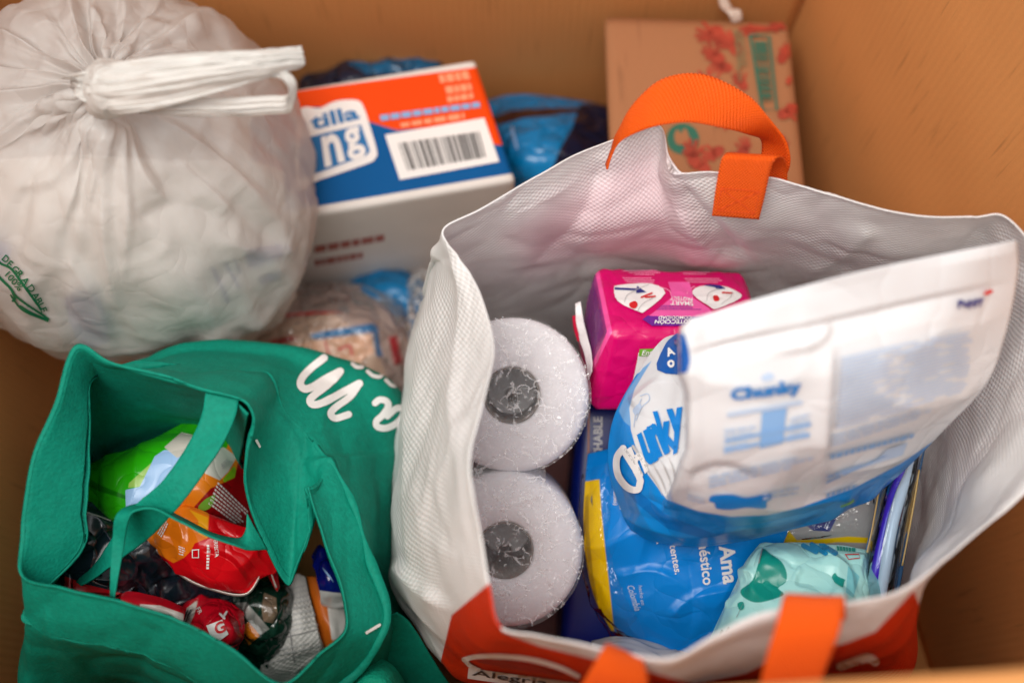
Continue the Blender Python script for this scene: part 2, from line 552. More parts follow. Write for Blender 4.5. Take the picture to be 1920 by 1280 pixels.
def soft(rows, nu=90, nv=90, amp=0.002, freq=22, seed=1, amp2=0.003, freq2=9, fade=0.06, tension=0.5):
    G = grid(pxnet(rows), nu, nv, tu=tension, tv=tension)
    n = toward_cam(G, gnormal(G))
    d = amp * crumple(G * freq, seed) + amp2 * fbm(G * freq2, seed + 40, 2)
    return G + n * d[..., None] * edge_fade(nv, nu, fade)

# ================================================================ the place
FLOOR = -0.05
m_conc = mat('concrete', (0.20, 0.19, 0.18, 1), 0.85, 0.3, bump=('noise', 40, 0.3, 0.003), mottled=0.2, mscale=6)
gv = np.array([[-6, -6, FLOOR - 0.012], [6, -6, FLOOR - 0.012], [6, 6, FLOOR - 0.012], [-6, 6, FLOOR - 0.012]])
ground = mesh_obj('ground', gv, [[0, 1, 2, 3]], m_conc, None, None, False)
ground['kind'] = 'structure'; ground['label'] = 'plain grey concrete ground under the large cardboard box'

# ---- kraft board
def kraft(name, col, flute=0.0075, streak=0.12, bump_s=0.38):
    m, nt, b, out = nmat(name)
    N, Lk = nt.nodes, nt.links
    tc = N.new('ShaderNodeTexCoord')
    sp = N.new('ShaderNodeSeparateXYZ'); Lk.new(tc.outputs['UV'], sp.inputs[0])
    n0 = N.new('ShaderNodeTexNoise'); n0.inputs['Scale'].default_value = 3.5; n0.inputs['Detail'].default_value = 6
    Lk.new(tc.outputs['UV'], n0.inputs['Vector'])
    mu = N.new('ShaderNodeMath'); mu.operation = 'MULTIPLY'; mu.inputs[1].default_value = 6.2832 / flute; Lk.new(sp.outputs[0], mu.inputs[0])
    si = N.new('ShaderNodeMath'); si.operation = 'SINE'; Lk.new(mu.outputs[0], si.inputs[0])
    mp = N.new('ShaderNodeMapping'); mp.inputs['Scale'].default_value = (150, 10, 1); Lk.new(tc.outputs['UV'], mp.inputs[0])
    n1 = N.new('ShaderNodeTexNoise'); n1.inputs['Scale'].default_value = 1; n1.inputs['Detail'].default_value = 3; Lk.new(mp.outputs[0], n1.inputs['Vector'])
    n2 = N.new('ShaderNodeTexNoise'); n2.inputs['Scale'].default_value = 420; n2.inputs['Detail'].default_value = 3; Lk.new(tc.outputs['UV'], n2.inputs['Vector'])
    # small scattered pits and flute marks
    gt = N.new('ShaderNodeMapRange'); gt.inputs[1].default_value = 0.62; gt.inputs[2].default_value = 0.74; Lk.new(n1.outputs['Fac'], gt.inputs[0])
    val = N.new('ShaderNodeMath'); val.operation = 'MULTIPLY_ADD'; val.inputs[1].default_value = streak * 2.2; val.inputs[2].default_value = 1 - streak * 1.1
    Lk.new(n0.outputs['Fac'], val.inputs[0])
    v0 = N.new('ShaderNodeMath'); v0.operation = 'MULTIPLY_ADD'; v0.inputs[1].default_value = 0.012; Lk.new(si.outputs[0], v0.inputs[0]); Lk.new(val.outputs[0], v0.inputs[2]); val = v0
    v2 = N.new('ShaderNodeMath'); v2.operation = 'MULTIPLY_ADD'; v2.inputs[1].default_value = -0.30; Lk.new(gt.outputs[0], v2.inputs[0]); Lk.new(val.outputs[0], v2.inputs[2])
    v3 = N.new('ShaderNodeMath'); v3.operation = 'MULTIPLY_ADD'; v3.inputs[1].default_value = 0.14; Lk.new(n2.outputs['Fac'], v3.inputs[0]); Lk.new(v2.outputs[0], v3.inputs[2])
    hs = N.new('ShaderNodeHueSaturation'); hs.inputs['Color'].default_value = col; Lk.new(v3.outputs[0], hs.inputs['Value'])
    Lk.new(hs.outputs[0], b.inputs['Base Color'])
    b.inputs['Roughness'].default_value = 0.8; b.inputs['Specular IOR Level'].default_value = 0.25
    ad = N.new('ShaderNodeMath'); ad.operation = 'MULTIPLY_ADD'; ad.inputs[1].default_value = 0.25; Lk.new(si.outputs[0], ad.inputs[0]); Lk.new(n1.outputs['Fac'], ad.inputs[2])
    bp = N.new('ShaderNodeBump'); bp.inputs['Strength'].default_value = bump_s; bp.inputs['Distance'].default_value = 0.0012
    Lk.new(ad.outputs[0], bp.inputs['Height']); Lk.new(bp.outputs[0], b.inputs['Normal'])
    return m
m_box = kraft('kraft_board', (0.58, 0.250, 0.080, 1))
m_box2 = kraft('kraft_carton', (0.34, 0.150, 0.068, 1), 0.005, 0.05, 0.15)

box = thing('cardboard_box', 'large open brown cardboard box holding all the bags and cartons', 'box', (-0.05, 0.07, FLOOR - 0.01))
ZR = 0.630
NL, NR, BR_, BL_ = (-0.405, -0.300), (0.430, -0.2415), (0.294, 0.42), (-0.52, 0.372)
def boxwall(p0, p1, out_dir, bulge):
    nu, nv = 60, 40
    a, b = np.array(p0), np.array(p1)
    u = np.linspace(0, 1, nu); v = np.linspace(0, 1, nv)
    G = np.zeros((nv, nu, 3))
    G[..., :2] = a + (b - a) * u[None, :, None]
    G[..., 2] = FLOOR + (ZR - FLOOR) * v[:, None]
    w = np.sin(np.pi * u)[None, :] * np.sin(np.pi * np.clip(v, 0, 1) * 0.75)[:, None] * bulge
    w = w + 0.0025 * fbm(np.stack(np.meshgrid(u * 5, v * 5, indexing='xy') + [0 * np.ones((nv, nu))], -1), int(abs(a[0]) * 100), 2)
    G[..., :2] += np.array(out_dir) * w[..., None]
    wl = sheet('wall', G, m_box, box, False, 0.006)
    # flap folded outwards along the rim
    top = G[-1]
    rows = [top + np.array([0, 0, 0.002])]
    for d, z in ((0.006, 0.006), (0.02, 0.004), (0.08, -0.02), (0.16, -0.055)):
        q = top.copy(); q[:, :2] += np.array(out_dir) * d; q[:, 2] += z; rows.append(q)
    F = grid(np.array(rows), nu, 24)
    fl = sheet('flap', F, m_box, wl, False, 0.005)
    return wl
boxwall(NR, NL, (0.0, -1.0), 0.0)
boxwall(NR, BR_, (1.0, 0.06), 0.018)
boxwall(BL_, BR_, (-0.05, 1.0), 0.012)
boxwall(NL, BL_, (-1.0, 0.0), 0.015)
bq = np.array([[*NL, FLOOR], [*NR, FLOOR], [*BR_, FLOOR], [*BL_, FLOOR]]); bq2 = bq - [0, 0, 0.006]
mesh_obj('base', np.concatenate([bq, bq2]), [[0, 1, 2, 3], [7, 6, 5, 4], [0, 4, 5, 1], [1, 5, 6, 2], [2, 6, 7, 3], [3, 7, 4, 0]], m_box, box, np.concatenate([bq, bq2])[:, :2], False)

# ---------------------------------------------------------------- shared print colours
m_white = mat('print_white', (0.80, 0.78, 0.76, 1), 0.4, mottled=0.02)
m_black = mat('print_black', (0.035, 0.03, 0.03, 1), 0.5, mottled=0)
m_grey = mat('print_grey', (0.25, 0.24, 0.24, 1), 0.5, mottled=0)
m_lgrey = mat('print_light_grey', (0.5, 0.49, 0.48, 1), 0.5, mottled=0)
m_blue = mat('print_blue', srgb(30, 120, 190), 0.35, mottled=0)
m_pblue = mat('print_pale_blue', srgb(128, 168, 212), 0.4, mottled=0.02)
m_ppblue = mat('print_faint_blue', srgb(178, 196, 220), 0.4, mottled=0.02)
m_navy = mat('print_navy', srgb(35, 45, 120), 0.35, mottled=0)
m_purple = mat('print_purple', srgb(105, 35, 140), 0.35, mottled=0)
m_red = mat('print_red', srgb(205, 30, 35), 0.4, mottled=0)
m_pink = mat('print_pale_pink', srgb(245, 150, 190), 0.4, mottled=0)
m_green = mat('print_green', srgb(15, 100, 65), 0.5, mottled=0)
m_lime = mat('print_lime', srgb(110, 165, 50), 0.4, mottled=0)
m_teal = mat('print_teal', srgb(20, 145, 130), 0.4, mottled=0.02)

# ================================================================ printed carton (orange / blue top)
c_orange, c_blue = srgb(226, 70, 8), srgb(0, 82, 142)
pc = thing('printed_carton', 'white carton with orange and blue top and a large barcode label', 'carton', (-0.09, 0.26, FLOOR + 0.04))
A, B, C = Pz(966, 338, 0.2), Pz(890, 112, 0.2), Pz(600, 401, 0.2)
e1 = (C - A) / np.linalg.norm(C - A) * 0.26
m_pc = mat('coated_carton', (0.70, 0.66, 0.62, 1), 0.6, 0.15, regions=[('orange', c_orange), ('blue', c_blue)], mottled=0.04)
pcb = softbox('body', A, e1, B - A, np.array([0, 0, -0.235]), 0.003, 0.0, m_pc, pc, n=40)
paint(pcb, 'orange', [(470, 184), (592, 166), (894, 126), (920, 190), (945, 274), (925, 274), (907, 230), (745, 245), (688, 228), (596, 202), (470, 215)])
paint(pcb, 'blue', [(470, 220), (596, 200), (640, 215), (688, 227), (745, 245), (800, 240), (830, 238), (908, 246), (925, 272), (946, 272), (962, 325), (600, 386), (470, 408)])
decal(pcb, [blob([(560, 214), (600, 204), (630, 191), (668, 189), (682, 202), (696, 245), (707, 285), (703, 299), (688, 308), (600, 338), (560, 350)])], m_white, 'logo_plate')
m_pcb = mat('carton_logo_blue', srgb(0, 105, 165), 0.5, mottled=0)
decal(pcb, [T('tilla', [(580, 218), (668, 198), (676, 224), (585, 246)], 0.03), poly((560, 264), (605, 252), (677, 235), (694, 284), (688, 292), (603, 323), (560, 335))], m_pcb, 'lettering', lift=0.0012)
decal(pcb, [T('n', [(602, 258), (634, 250), (648, 304), (610, 316)], 0.03), T('g', [(641, 246), (672, 238), (690, 294), (656, 306)], 0.03)], m_white, 'lettering', lift=0.0018)
decal(pcb, [poly((722, 254), (908, 222), (936, 304), (750, 338))], m_white, 'label')
decal(pcb, [barcode([(747, 270), (898, 248), (911, 296), (765, 321)], 3)], m_black, 'barcode', lift=0.0013)
decal(pcb, [dashes([(712, 216), (898, 191), (901, 203), (715, 229)], 1, 5, 0.8, (0.05, 0.1), 0)], m_pblue, 'lettering')
m_pco = mat('carton_pale_orange', srgb(245, 150, 110), 0.5, mottled=0)
decal(pcb, [dashes([(822, 141), (878, 133), (884, 150), (826, 158)], 1, 7, 0.9, (0.15, 0.3), 0), dashes([(834, 163), (882, 156), (886, 171), (838, 178)], 1, 8, 0.9, (0.15, 0.3), 0), dashes([(838, 182), (888, 174), (890, 186), (840, 194)], 1, 9, 0.9, (0.15, 0.3), 0), dashes([(750, 232), (870, 212), (872, 224), (752, 240)], 1, 10, 0.9, (0.1, 0.2), 0)], m_pco, 'lettering')
m_dred = mat('carton_dull_red', srgb(165, 95, 85), 0.6, mottled=0.1)
decal(pcb, [dashes([(590, 458), (720, 436), (720, 452), (590, 476)], 1, 21, 0.7, (0.08, 0.2), 0), dashes([(590, 484), (680, 470), (680, 484), (590, 500)], 1, 22, 0.7, (0.08, 0.2), 0)], m_dred, 'lettering')

# ================================================================ brown carton with red hands
bc = thing('brown_carton', 'flat brown kraft carton printed with red hands and green barcode', 'carton', (0.19, 0.28, FLOOR))
z0 = 0.185
A, B = Pz(1132, 31, z0), Pz(1478, 41, z0)
D = Pz(1141, 250, z0)
m_bc = m_box2
bcb = softbox('body', A, B - A, (D - A) / np.linalg.norm(D - A) * 0.27, np.array([0.035, 0, -0.225]), 0.004, 0.001, m_bc, bc, n=20)
m_hand = mat('hand_red', srgb(168, 62, 40), 0.7, mottled=0.25, mscale=60)
def hand(cx, cy, s, ang, flip=1):
    out = []
    ca, sa = math.cos(math.radians(ang)), math.sin(math.radians(ang))
    def tr(pts): return [(cx + s * (x * flip * ca - y * sa), cy + s * (x * flip * sa + y * ca)) for x, y in pts]
    out.append(blob(tr([(-9, 8), (-10, -4), (-4, -10), (6, -9), (10, 0), (7, 9), (0, 14)]), 4))
    for a, l in ((-128, 13), (-104, 22), (-86, 24), (-66, 22), (-36, 17)):
        r = math.radians(a); bx, by = 6 * math.cos(r), 6 * math.sin(r)
        out.append(stroke(tr([(bx, by), (bx + l * 0.55 * math.cos(r), by + l * 0.55 * math.sin(r)), (bx + l * math.cos(r + 0.1), by + l * math.sin(r + 0.1))]), 5.5 * s))
    return out
hs = []
for i, h in enumerate([(1358, 78, 1.0, -70, 1), (1360, 128, 1.0, -80, -1), (1395, 60, 0.9, 80, 1), (1392, 160, 0.9, -40, 1), (1345, 285, 1.0, -120, 1), (1395, 285, 0.9, 10, -1), (1320, 315, 1.0, -60, 1), (1450, 270, 0.8, 60, 1), (1362, 190, 0.8, -20, 1), (1340, 62, 1.2, -110, 1), (1378, 92, 1.2, -30, -1), (1335, 160, 1.2, -75, 1), (1440, 48, 1.1, 95, -1), (1466, 110, 0.9, 20, 1), (1470, 215, 1.0, 60, 1), (1465, 290, 1.0, -30, 1), (1345, 110, 1.1, -60, 1), (1372, 222, 1.1, -90, -1), (1300, 300, 1.2, -20, 1), (1370, 310, 1.1, 40, 1)]):
    d = decal(bcb, hand(*h), m_hand, 'hand_print', step=20, lift=0.0006 + 0.0001 * i)
decals(bcb, [stroke([(1402, 55), (1440, 58), (1464, 53)], 8), stroke([(1478, 150), (1476, 158)], 8), stroke([(1482, 200), (1488, 204)], 7)], m_hand, 'stripe', lift=0.003)
m_cg = mat('carton_green', srgb(40, 105, 85), 0.7, mottled=0.1)
decal(bcb, [stroke([(1405, 70), (1441, 72), (1455, 210), (1428, 209), (1405, 70)], 5, n=1)], m_cg, 'barcode_frame', lift=0.0034)
decal(bcb, [barcode([(1412, 82), (1446, 195), (1428, 195), (1411, 82)][:1] + [(1426, 196), (1447, 196), (1437, 82)], 12, 30)], m_cg, 'barcode', lift=0.0034)
m_cg2 = mat('carton_pale_green', srgb(125, 115, 80), 0.7, mottled=0.1)
decal(bcb, [dashes([(1374, 60), (1394, 60), (1402, 128), (1382, 130)], 14, 6, 0.6, (0.3, 0.6)), dashes([(1380, 128), (1388, 128), (1392, 158), (1384, 158)], 5, 6, 0.6, (0.5, 0.8))], m_cg2, 'lettering', lift=0.0036)
ring = smooth_poly([(1280 + 31 * math.cos(a), 261 + 29 * math.sin(a)) for a in np.linspace(0, 2 * math.pi, 12, endpoint=False)], 3)
decal(bcb, [(ring, [list(range(len(ring)))])], m_cg, 'emblem', lift=0.0006)
decal(bcb, [blob([(1264, 256), (1270, 244), (1276, 252), (1284, 242), (1292, 258), (1290, 270), (1270, 272)], 4)], m_bc, 'emblem', lift=0.0012)
m_tape = mat('frosted_tape', (0.72, 0.62, 0.54, 1), 0.35, transp=0.25)
ribbon('tape', [((1346, -6, 1.14), (1360, -8, 1.14)), ((1352, 14, 1.125), (1372, 8, 1.125)), ((1366, 28, 1.12), (1388, 20, 1.12)), ((1372, 42, 1.128), (1392, 40, 1.128))], m_tape, bc, 5, 16, 0.001, 0.006, 60)

# ================================================================ small packs on the floor at the back
m_bp = mat('blue_glossy_pouch', srgb(10, 120, 178), 0.22, 0.5, bump=('crinkle', 26, 0.6, 0.012), regions=[('brown', srgb(50, 24, 26)), ('dark', srgb(18, 24, 48))], mottled=0.15)
t = thing('blue_pouch', 'glossy blue pouch with dark brown band beside the brown carton', 'pouch', (0.03, 0.28, FLOOR))
G = soft([[(880, 200, 1.24), (960, 178, 1.24), (1060, 184, 1.24), (1150, 200, 1.25)],
          [(890, 250, 1.20), (970, 235, 1.17), (1060, 235, 1.17), (1160, 255, 1.20)],
          [(900, 300, 1.19), (985, 300, 1.14), (1070, 300, 1.14), (1170, 320, 1.18)],
          [(920, 370, 1.20), (990, 375, 1.18), (1070, 380, 1.18), (1160, 390, 1.2)]], amp=0.005, freq=14, seed=4)
o = pillow('body', G, 0.07, m_bp, t)
paint(o, 'brown', [(920, 222), (960, 207), (1040, 202), (1120, 205), (1085, 212), (1040, 215), (980, 222), (935, 235)])
paint(o, 'dark', [(1088, 195), (1200, 190), (1200, 400), (1030, 330), (1052, 275), (1072, 240)])
decal(o, [stroke([(960, 240), (964, 258), (970, 278)], 5)], m_pblue, 'lettering')

m_dp = mat('dark_glossy_pouch', srgb(22, 32, 52), 0.2, 0.6, bump=('crinkle', 36, 0.7, 0.012), regions=[('blue', srgb(14, 88, 128))], mottled=0.3)
t = thing('dark_pouch', 'dark crinkled pouch tucked behind the printed carton', 'pouch', (-0.15, 0.33, FLOOR))
G = soft([[(560, 140, 1.27), (630, 116, 1.26), (700, 106, 1.26), (820, 106, 1.27)],
          [(560, 165, 1.22), (640, 138, 1.19), (720, 125, 1.20), (830, 122, 1.22)],
          [(570, 220, 1.22), (650, 200, 1.19), (730, 190, 1.2), (830, 170, 1.23)]], amp=0.008, freq=18, seed=9)
o = pillow('body', G, 0.06, m_dp, t)
paint(o, 'blue', [(650, 118), (690, 112), (900, 100), (900, 130), (690, 140)])

m_cp = mat('clear_printed_pouch', srgb(190, 160, 140), 0.3, 0.5, bump=('crinkle', 36, 0.5, 0.012), regions=[('wash', srgb(168, 148, 140)), ('blue', srgb(20, 110, 165)), ('red', srgb(165, 30, 35)), ('red2', srgb(160, 35, 45)), ('cream', srgb(222, 172, 140))], mottled=0.18, mscale=40, edge=2.5)
t = thing('food_pouch', 'pale beige food pouch with red and blue print below the carton', 'pouch', (-0.16, 0.08, FLOOR))
G = soft([[(440, 560, 1.19), (560, 535, 1.18), (660, 535, 1.18), (740, 555, 1.19)],
          [(440, 620, 1.15), (560, 595, 1.11), (680, 595, 1.11), (762, 620, 1.15)],
          [(440, 690, 1.14), (560, 680, 1.10), (690, 680, 1.10), (772, 690, 1.14)],
          [(450, 780, 1.15), (560, 780, 1.12), (690, 780, 1.12), (775, 770, 1.15)]], amp=0.004, freq=18, seed=5)
o = pillow('body', G, 0.07, m_cp, t)
paint(o, 'wash', [(400, 530), (800, 530), (760, 800), (700, 640), (620, 585), (520, 600), (400, 640)])
paint(o, 'blue', [(580, 628), (600, 622), (700, 606), (708, 612), (712, 650), (718, 668), (706, 668), (700, 622), (590, 636)])
paint(o, 'red', [(490, 650), (512, 636), (545, 630), (560, 634), (520, 648), (495, 662)])
paint(o, 'red2', [(728, 632), (744, 628), (756, 680), (740, 685)])
paint(o, 'cream', [(520, 650), (580, 640), (694, 626), (700, 660), (660, 690), (560, 670)])
decal(o, [stroke([(500, 598), (560, 590), (640, 586)], 5, taper=True), stroke([(635, 655), (655, 648), (660, 665)], 4), stroke([(610, 640), (618, 668)], 3)], m_red, 'lettering')
decal(o, [stroke([(636, 582), (648, 578), (650, 586)], 7)], m_grey, 'lettering')
m_fl = film_mat('clear_film_loose', 60, 0.5, 0.004, 0.05, 0.12)
G2 = soft([[(455, 550, 1.165), (560, 530, 1.15), (660, 530, 1.15), (750, 560, 1.165)],
           [(450, 620, 1.13), (560, 595, 1.09), (680, 595, 1.09), (775, 620, 1.13)],
           [(450, 690, 1.12), (560, 680, 1.085), (690, 680, 1.085), (785, 690, 1.12)],
           [(450, 770, 1.13), (560, 770, 1.1), (690, 770, 1.1), (785, 770, 1.13)]], amp=0.006, freq=20, seed=15)
sheet('film', G2, m_fl, t)

m_sb = mat('small_blue_pack', srgb(8, 112, 165), 0.3, 0.5, bump=('crinkle', 26, 0.5, 0.012), mottled=0.15)
t = thing('blue_packet', 'bright blue packet standing between printed carton and white tote', 'packet', (-0.1, 0.13, FLOOR))
G = soft([[(600, 560, 1.21), (690, 510, 1.20), (750, 505, 1.20), (800, 530, 1.21)],
          [(640, 600, 1.18), (700, 560, 1.165), (770, 555, 1.165), (805, 590, 1.19)],
          [(660, 680, 1.2), (720, 660, 1.19), (780, 660, 1.19), (810, 690, 1.2)]], amp=0.003, seed=6)
o = pillow('body', G, 0.05, m_sb, t)
m_clear = film_mat('clear_blue_film', 50, 0.4, 0.004, 0.10, 0.15, (0.78, 0.88, 0.92, 1), 0.18)
G = soft([[(765, 525, 1.16), (790, 505, 1.16), (820, 510, 1.17)], [(765, 590, 1.13), (790, 580, 1.11), (815, 590, 1.13)], [(770, 700, 1.15), (790, 700, 1.14), (810, 700, 1.15)]], 40, 40, amp=0.006, seed=3)
sheet('film', G, m_clear, t)

# ================================================================ knotted white plastic bag
pb = thing('plastic_bag', 'white translucent plastic bag tied shut with a knot', 'plastic bag', (-0.33, 0.17, FLOOR))
m_pl = mat('thin_white_plastic', (0.74, 0.71, 0.68, 1), 0.34, 0.45, bump=('crinkle', 30, 0.16, 0.006), mottled=0.04, mscale=10, transl=0.38, transp=0.17)
m_pl2 = mat('bunched_white_plastic', (0.76, 0.73, 0.69, 1), 0.36, 0.45, bump=('noise', 90, 0.2, 0.002), mottled=0.04, transl=0.35, transp=0.04)
K = P(205, 172, 0.785); Cb = Pz(219, 312, 0.27)
prof = np.array([(0.010, K[2] + 0.004), (0.020, K[2] - 0.012), (0.045, K[2] - 0.032), (0.085, K[2] - 0.058), (0.125, K[2] - 0.10), (0.155, 0.30), (0.163, 0.24), (0.148, 0.17), (0.116, 0.09), (0.095, 0.02), (0.08, FLOOR + 0.004), (0.0, FLOOR + 0.004)])
nu, nv = 420, 200
pr = crw(len(prof), nv, False) @ prof
th = np.linspace(0, 2 * np.pi, nu, endpoint=False)
s = np.linspace(0, 1, nv)
drift = np.clip(s / 0.45, 0, 1) ** 0.8
cx = K[0] + (Cb[0] - K[0]) * drift; cy = K[1] + (Cb[1] - K[1]) * drift
TH, S_ = np.meshgrid(th, s)
R = pr[:, 0][:, None] * np.ones_like(TH)
lob = 1 + 0.025 * np.cos(2 * TH + 0.6) * np.clip(S_ * 3, 0, 1) + 0.02 * np.cos(3 * TH + 2.0) * np.clip(S_ * 3, 0, 1)
R = R * lob
G = np.stack([cx[:, None] + R * np.cos(TH), cy[:, None] + R * np.sin(TH), pr[:, 1][:, None] + 0 * TH], -1)
n = gnormal(G, True)
n *= np.sign((n * (G - np.array([Cb[0], Cb[1], 0.15]))).sum(-1, keepdims=True))
# pleats running out from the knot, longer and shorter, sharp crests
pl = 0
rnd = random.Random(11)
for k in range(13):
    a0 = rnd.uniform(0, 2 * math.pi); wd = rnd.uniform(0.05, 0.15); ln = rnd.uniform(0.22, 0.62); am = rnd.uniform(0.3, 1.0); tw = rnd.uniform(-0.25, 0.25)
    da = (TH - a0 - tw * S_ + np.pi) % (2 * np.pi) - np.pi
    w = wd * (0.7 + 0.9 * S_)
    crest = np.exp(-np.abs(da) / w * 1.15) - 0.45 * np.exp(-((da - 1.5 * w) / w) ** 2)
    pl = pl + am * crest * np.clip(1 - S_ / ln, 0, 1) ** 0.8 * np.clip(S_ / 0.06, 0, 1)
Qc = np.stack([np.cos(TH) * (2 + 3 * S_), np.sin(TH) * (2 + 3 * S_), S_ * 5], -1)
dents = fbm(Qc * 0.9, 31, 3)
cr = crumple(G * 13, 8); cr2 = crumple(G * 34, 18)
amp = np.clip(S_ * 6, 0, 1)
# horizontal folds low down where the bag is pulled tight
low = ridged(np.stack([TH * 1.1, S_ * 22 + 1.5 * np.sin(TH * 2), 0 * TH], -1), 77) * np.exp(-((S_ - 0.62) / 0.10) ** 2)
G = G + n * (0.011 * pl + amp * (0.014 * dents + 0.0030 * cr + 0.0005 * cr2) + 0.0035 * low)[..., None]
G = creases(G, [([(180, 205), (110, 330), (10, 352)], .008, 14), ([(185, 215), (150, 330), (112, 445)], .010, 13), ([(200, 215), (185, 330), (150, 425)], .008, 10), ([(207, 215), (198, 400), (216, 585)], .011, 13), ([(218, 215), (240, 400), (228, 540)], .008, 12),
  ([(225, 215), (270, 330), (345, 405)], .009, 16), ([(285, 220), (360, 262), (450, 335), (565, 458)], .010, 16), ([(330, 300), (400, 362), (455, 418)], .007, 12), ([(250, 425), (330, 382), (452, 424)], -.006, 20), ([(165, 190), (90, 200), (-20, 230)], .008, 14),
  ([(170, 200), (90, 232), (-20, 290)], .009, 16), ([(200, 122), (188, 60), (150, -20)], .009, 12), ([(215, 112), (232, 40), (226, -40)], .008, 10), ([(228, 115), (290, 20), (300, -30)], .008, 12), ([(258, 112), (370, 30), (430, 20)], .008, 14),
  ([(232, 690), (380, 642), (540, 566), (590, 440)], .007, 12), ([(400, 650), (480, 604), (556, 520)], .006, 9), ([(440, 650), (510, 600), (560, 560)], .005, 7), ([(560, 470), (500, 470), (380, 450)], .006, 18), ([(120, 470), (180, 560), (220, 660)], .006, 16)])
pbb = sheet('body', G, m_pl, pb, True)
# knot
G = soft([[(160, 150, 0.775), (172, 122, 0.775), (205, 112, 0.775), (238, 122, 0.775), (252, 150, 0.775)],
          [(158, 168, 0.765), (175, 140, 0.748), (205, 132, 0.742), (236, 140, 0.748), (254, 165, 0.765)],
          [(160, 185, 0.765), (178, 172, 0.742), (206, 168, 0.735), (236, 175, 0.742), (254, 182, 0.765)],
          [(165, 200, 0.77), (180, 205, 0.752), (208, 210, 0.748), (236, 206, 0.752), (250, 198, 0.77)],
          [(175, 208, 0.78), (188, 216, 0.775), (210, 220, 0.775), (232, 216, 0.775), (244, 206, 0.78)]], 70, 70, amp=0.0035, freq=45, seed=2, amp2=0.003, freq2=30)
pillow('knot', G, 0.03, m_pl2, pb)
# long torn tail and the loop under it
ribbon('tail', [((196, 128, 0.752), (186, 208, 0.752)), ((228, 118, 0.738), (226, 214, 0.742)), ((300, 106, 0.728), (300, 204, 0.735)), ((390, 99, 0.722), (395, 178, 0.728)), ((480, 94, 0.720), (480, 152, 0.725)), ((545, 89, 0.720), (540, 134, 0.724)), ((566, 87, 0.722), (558, 128, 0.726))],
       m_pl2, pb, 46, 120, 0.0008, 0.005, 30, 3, pleats=0.0020, cross=0.009)
ribbon('tail', [((270, 192, 0.75), (262, 214, 0.757)), ((340, 186, 0.745), (340, 217, 0.752)), ((420, 181, 0.742), (425, 214, 0.75)), ((500, 179, 0.740), (505, 213, 0.747)), ((538, 178, 0.738), (548, 208, 0.742)), ((546, 168, 0.728), (556, 176, 0.728)), ((530, 150, 0.722), (552, 148, 0.722)), ((498, 145, 0.728), (520, 138, 0.728))],
       m_pl2, pb, 30, 110, 0.0008, 0.003, 40, 5, pleats=0.0013, cross=0.004)
ribbon('tail', [((186, 140, 0.75), (176, 196, 0.75)), ((160, 134, 0.748), (158, 192, 0.75)), ((128, 142, 0.752), (140, 178, 0.756)), ((110, 150, 0.766), (128, 168, 0.768))], m_pl2, pb, 24, 50, 0.0008, 0.003, 40, 8, pleats=0.002, cross=0.006)
# green print
shapes = []
for ch, x, y, a in zip('DEGRADABLE', (12, 22, 31, 40, 49, 59, 67, 74, 79, 84), (484, 495, 504, 513, 524, 538, 551, 562, 571, 579), (44, 44, 45, 48, 52, 55, 58, 62, 65, 68)):
    shapes.append(TA(ch, x - 4, y - 4, 13, a, 0.02))
shapes.append(TA('100%', 15, 511, 13, 48, 0.015, wscale=1.15))
decal(pbb, shapes, m_green, 'lettering', lift=0.0012)
decal(pbb, [stroke([(-12, 480), (2, 492), (22, 502), (40, 525), (58, 552), (76, 578)], 4.5), stroke([(-10, 508), (8, 526), (22, 540), (30, 556), (26, 562)], 5), stroke([(30, 552), (55, 572), (92, 597), (62, 586), (40, 572)], 4), stroke([(22, 552), (45, 580), (90, 600)], 3.5)], m_green, 'emblem', lift=0.0012)
# packs seen through the plastic, and one added pale filler
def behind(bvh_obj, pxs, gap, n=9):
    out = []
    q = np.array(pxs, float); q = np.einsum('ai,bj,ijk->abk', crw(q.shape[0], n, False), crw(q.shape[1], n, False), q)
    pxs = q.tolist()
    for r in pxs:
        rr = []
        for (x, y) in r:
            d = FWD + RT * ((x - 960) / FPX) - UP * ((y - 640) / FPX)
            h, nn, _, _ = BVH[bvh_obj.name].ray_cast(Vector(CAM), Vector(d).normalized())
            tt = float((np.array(h) - CAM) @ FWD) if h is not None else 0.95
            rr.append((x, y, tt + gap))
        out.append(rr)
    return out
m_in = mat('white_inner_pack', (0.82, 0.82, 0.83, 1), 0.4, regions=[('blue', srgb(30, 60, 160))], mottled=0.03, edge=2)
t = thing('white_packet', 'white packet with blue print showing through the plastic bag', 'packet', tuple(P(480, 540, 0.97)))
G = soft(behind(pbb, [[(350, 520), (450, 470), (542, 440)], [(370, 570), (460, 520), (538, 480)], [(400, 620), (470, 575), (520, 530)]], 0.006), 40, 40, 0.0, amp2=0.0)
o = pillow('body', G, 0.05, m_in, t)
paint(o, 'blue', [(458, 468), (528, 456), (532, 480), (464, 502)])
m_ib = mat('inner_print_blue', srgb(20, 50, 150), 0.4, mottled=0)
decal(o, [stroke([(398, 502), (425, 562)], 8), stroke([(422, 492), (445, 535)], 7), stroke([(438, 484), (450, 512)], 4), stroke([(538, 464), (541, 467)], 9), stroke([(490, 524), (520, 512)], 14)], m_ib, 'lettering', lift=0.0008)
m_big = mat('white_bag_filler', (0.85, 0.83, 0.80, 1), 0.5, mottled=0.05)
t = thing('bag_filler', 'large white filler added inside the knotted plastic bag to brighten it', 'packet', tuple(P(250, 430, 0.98)))  # added white filler, keeps the translucent bag from showing a dark inside
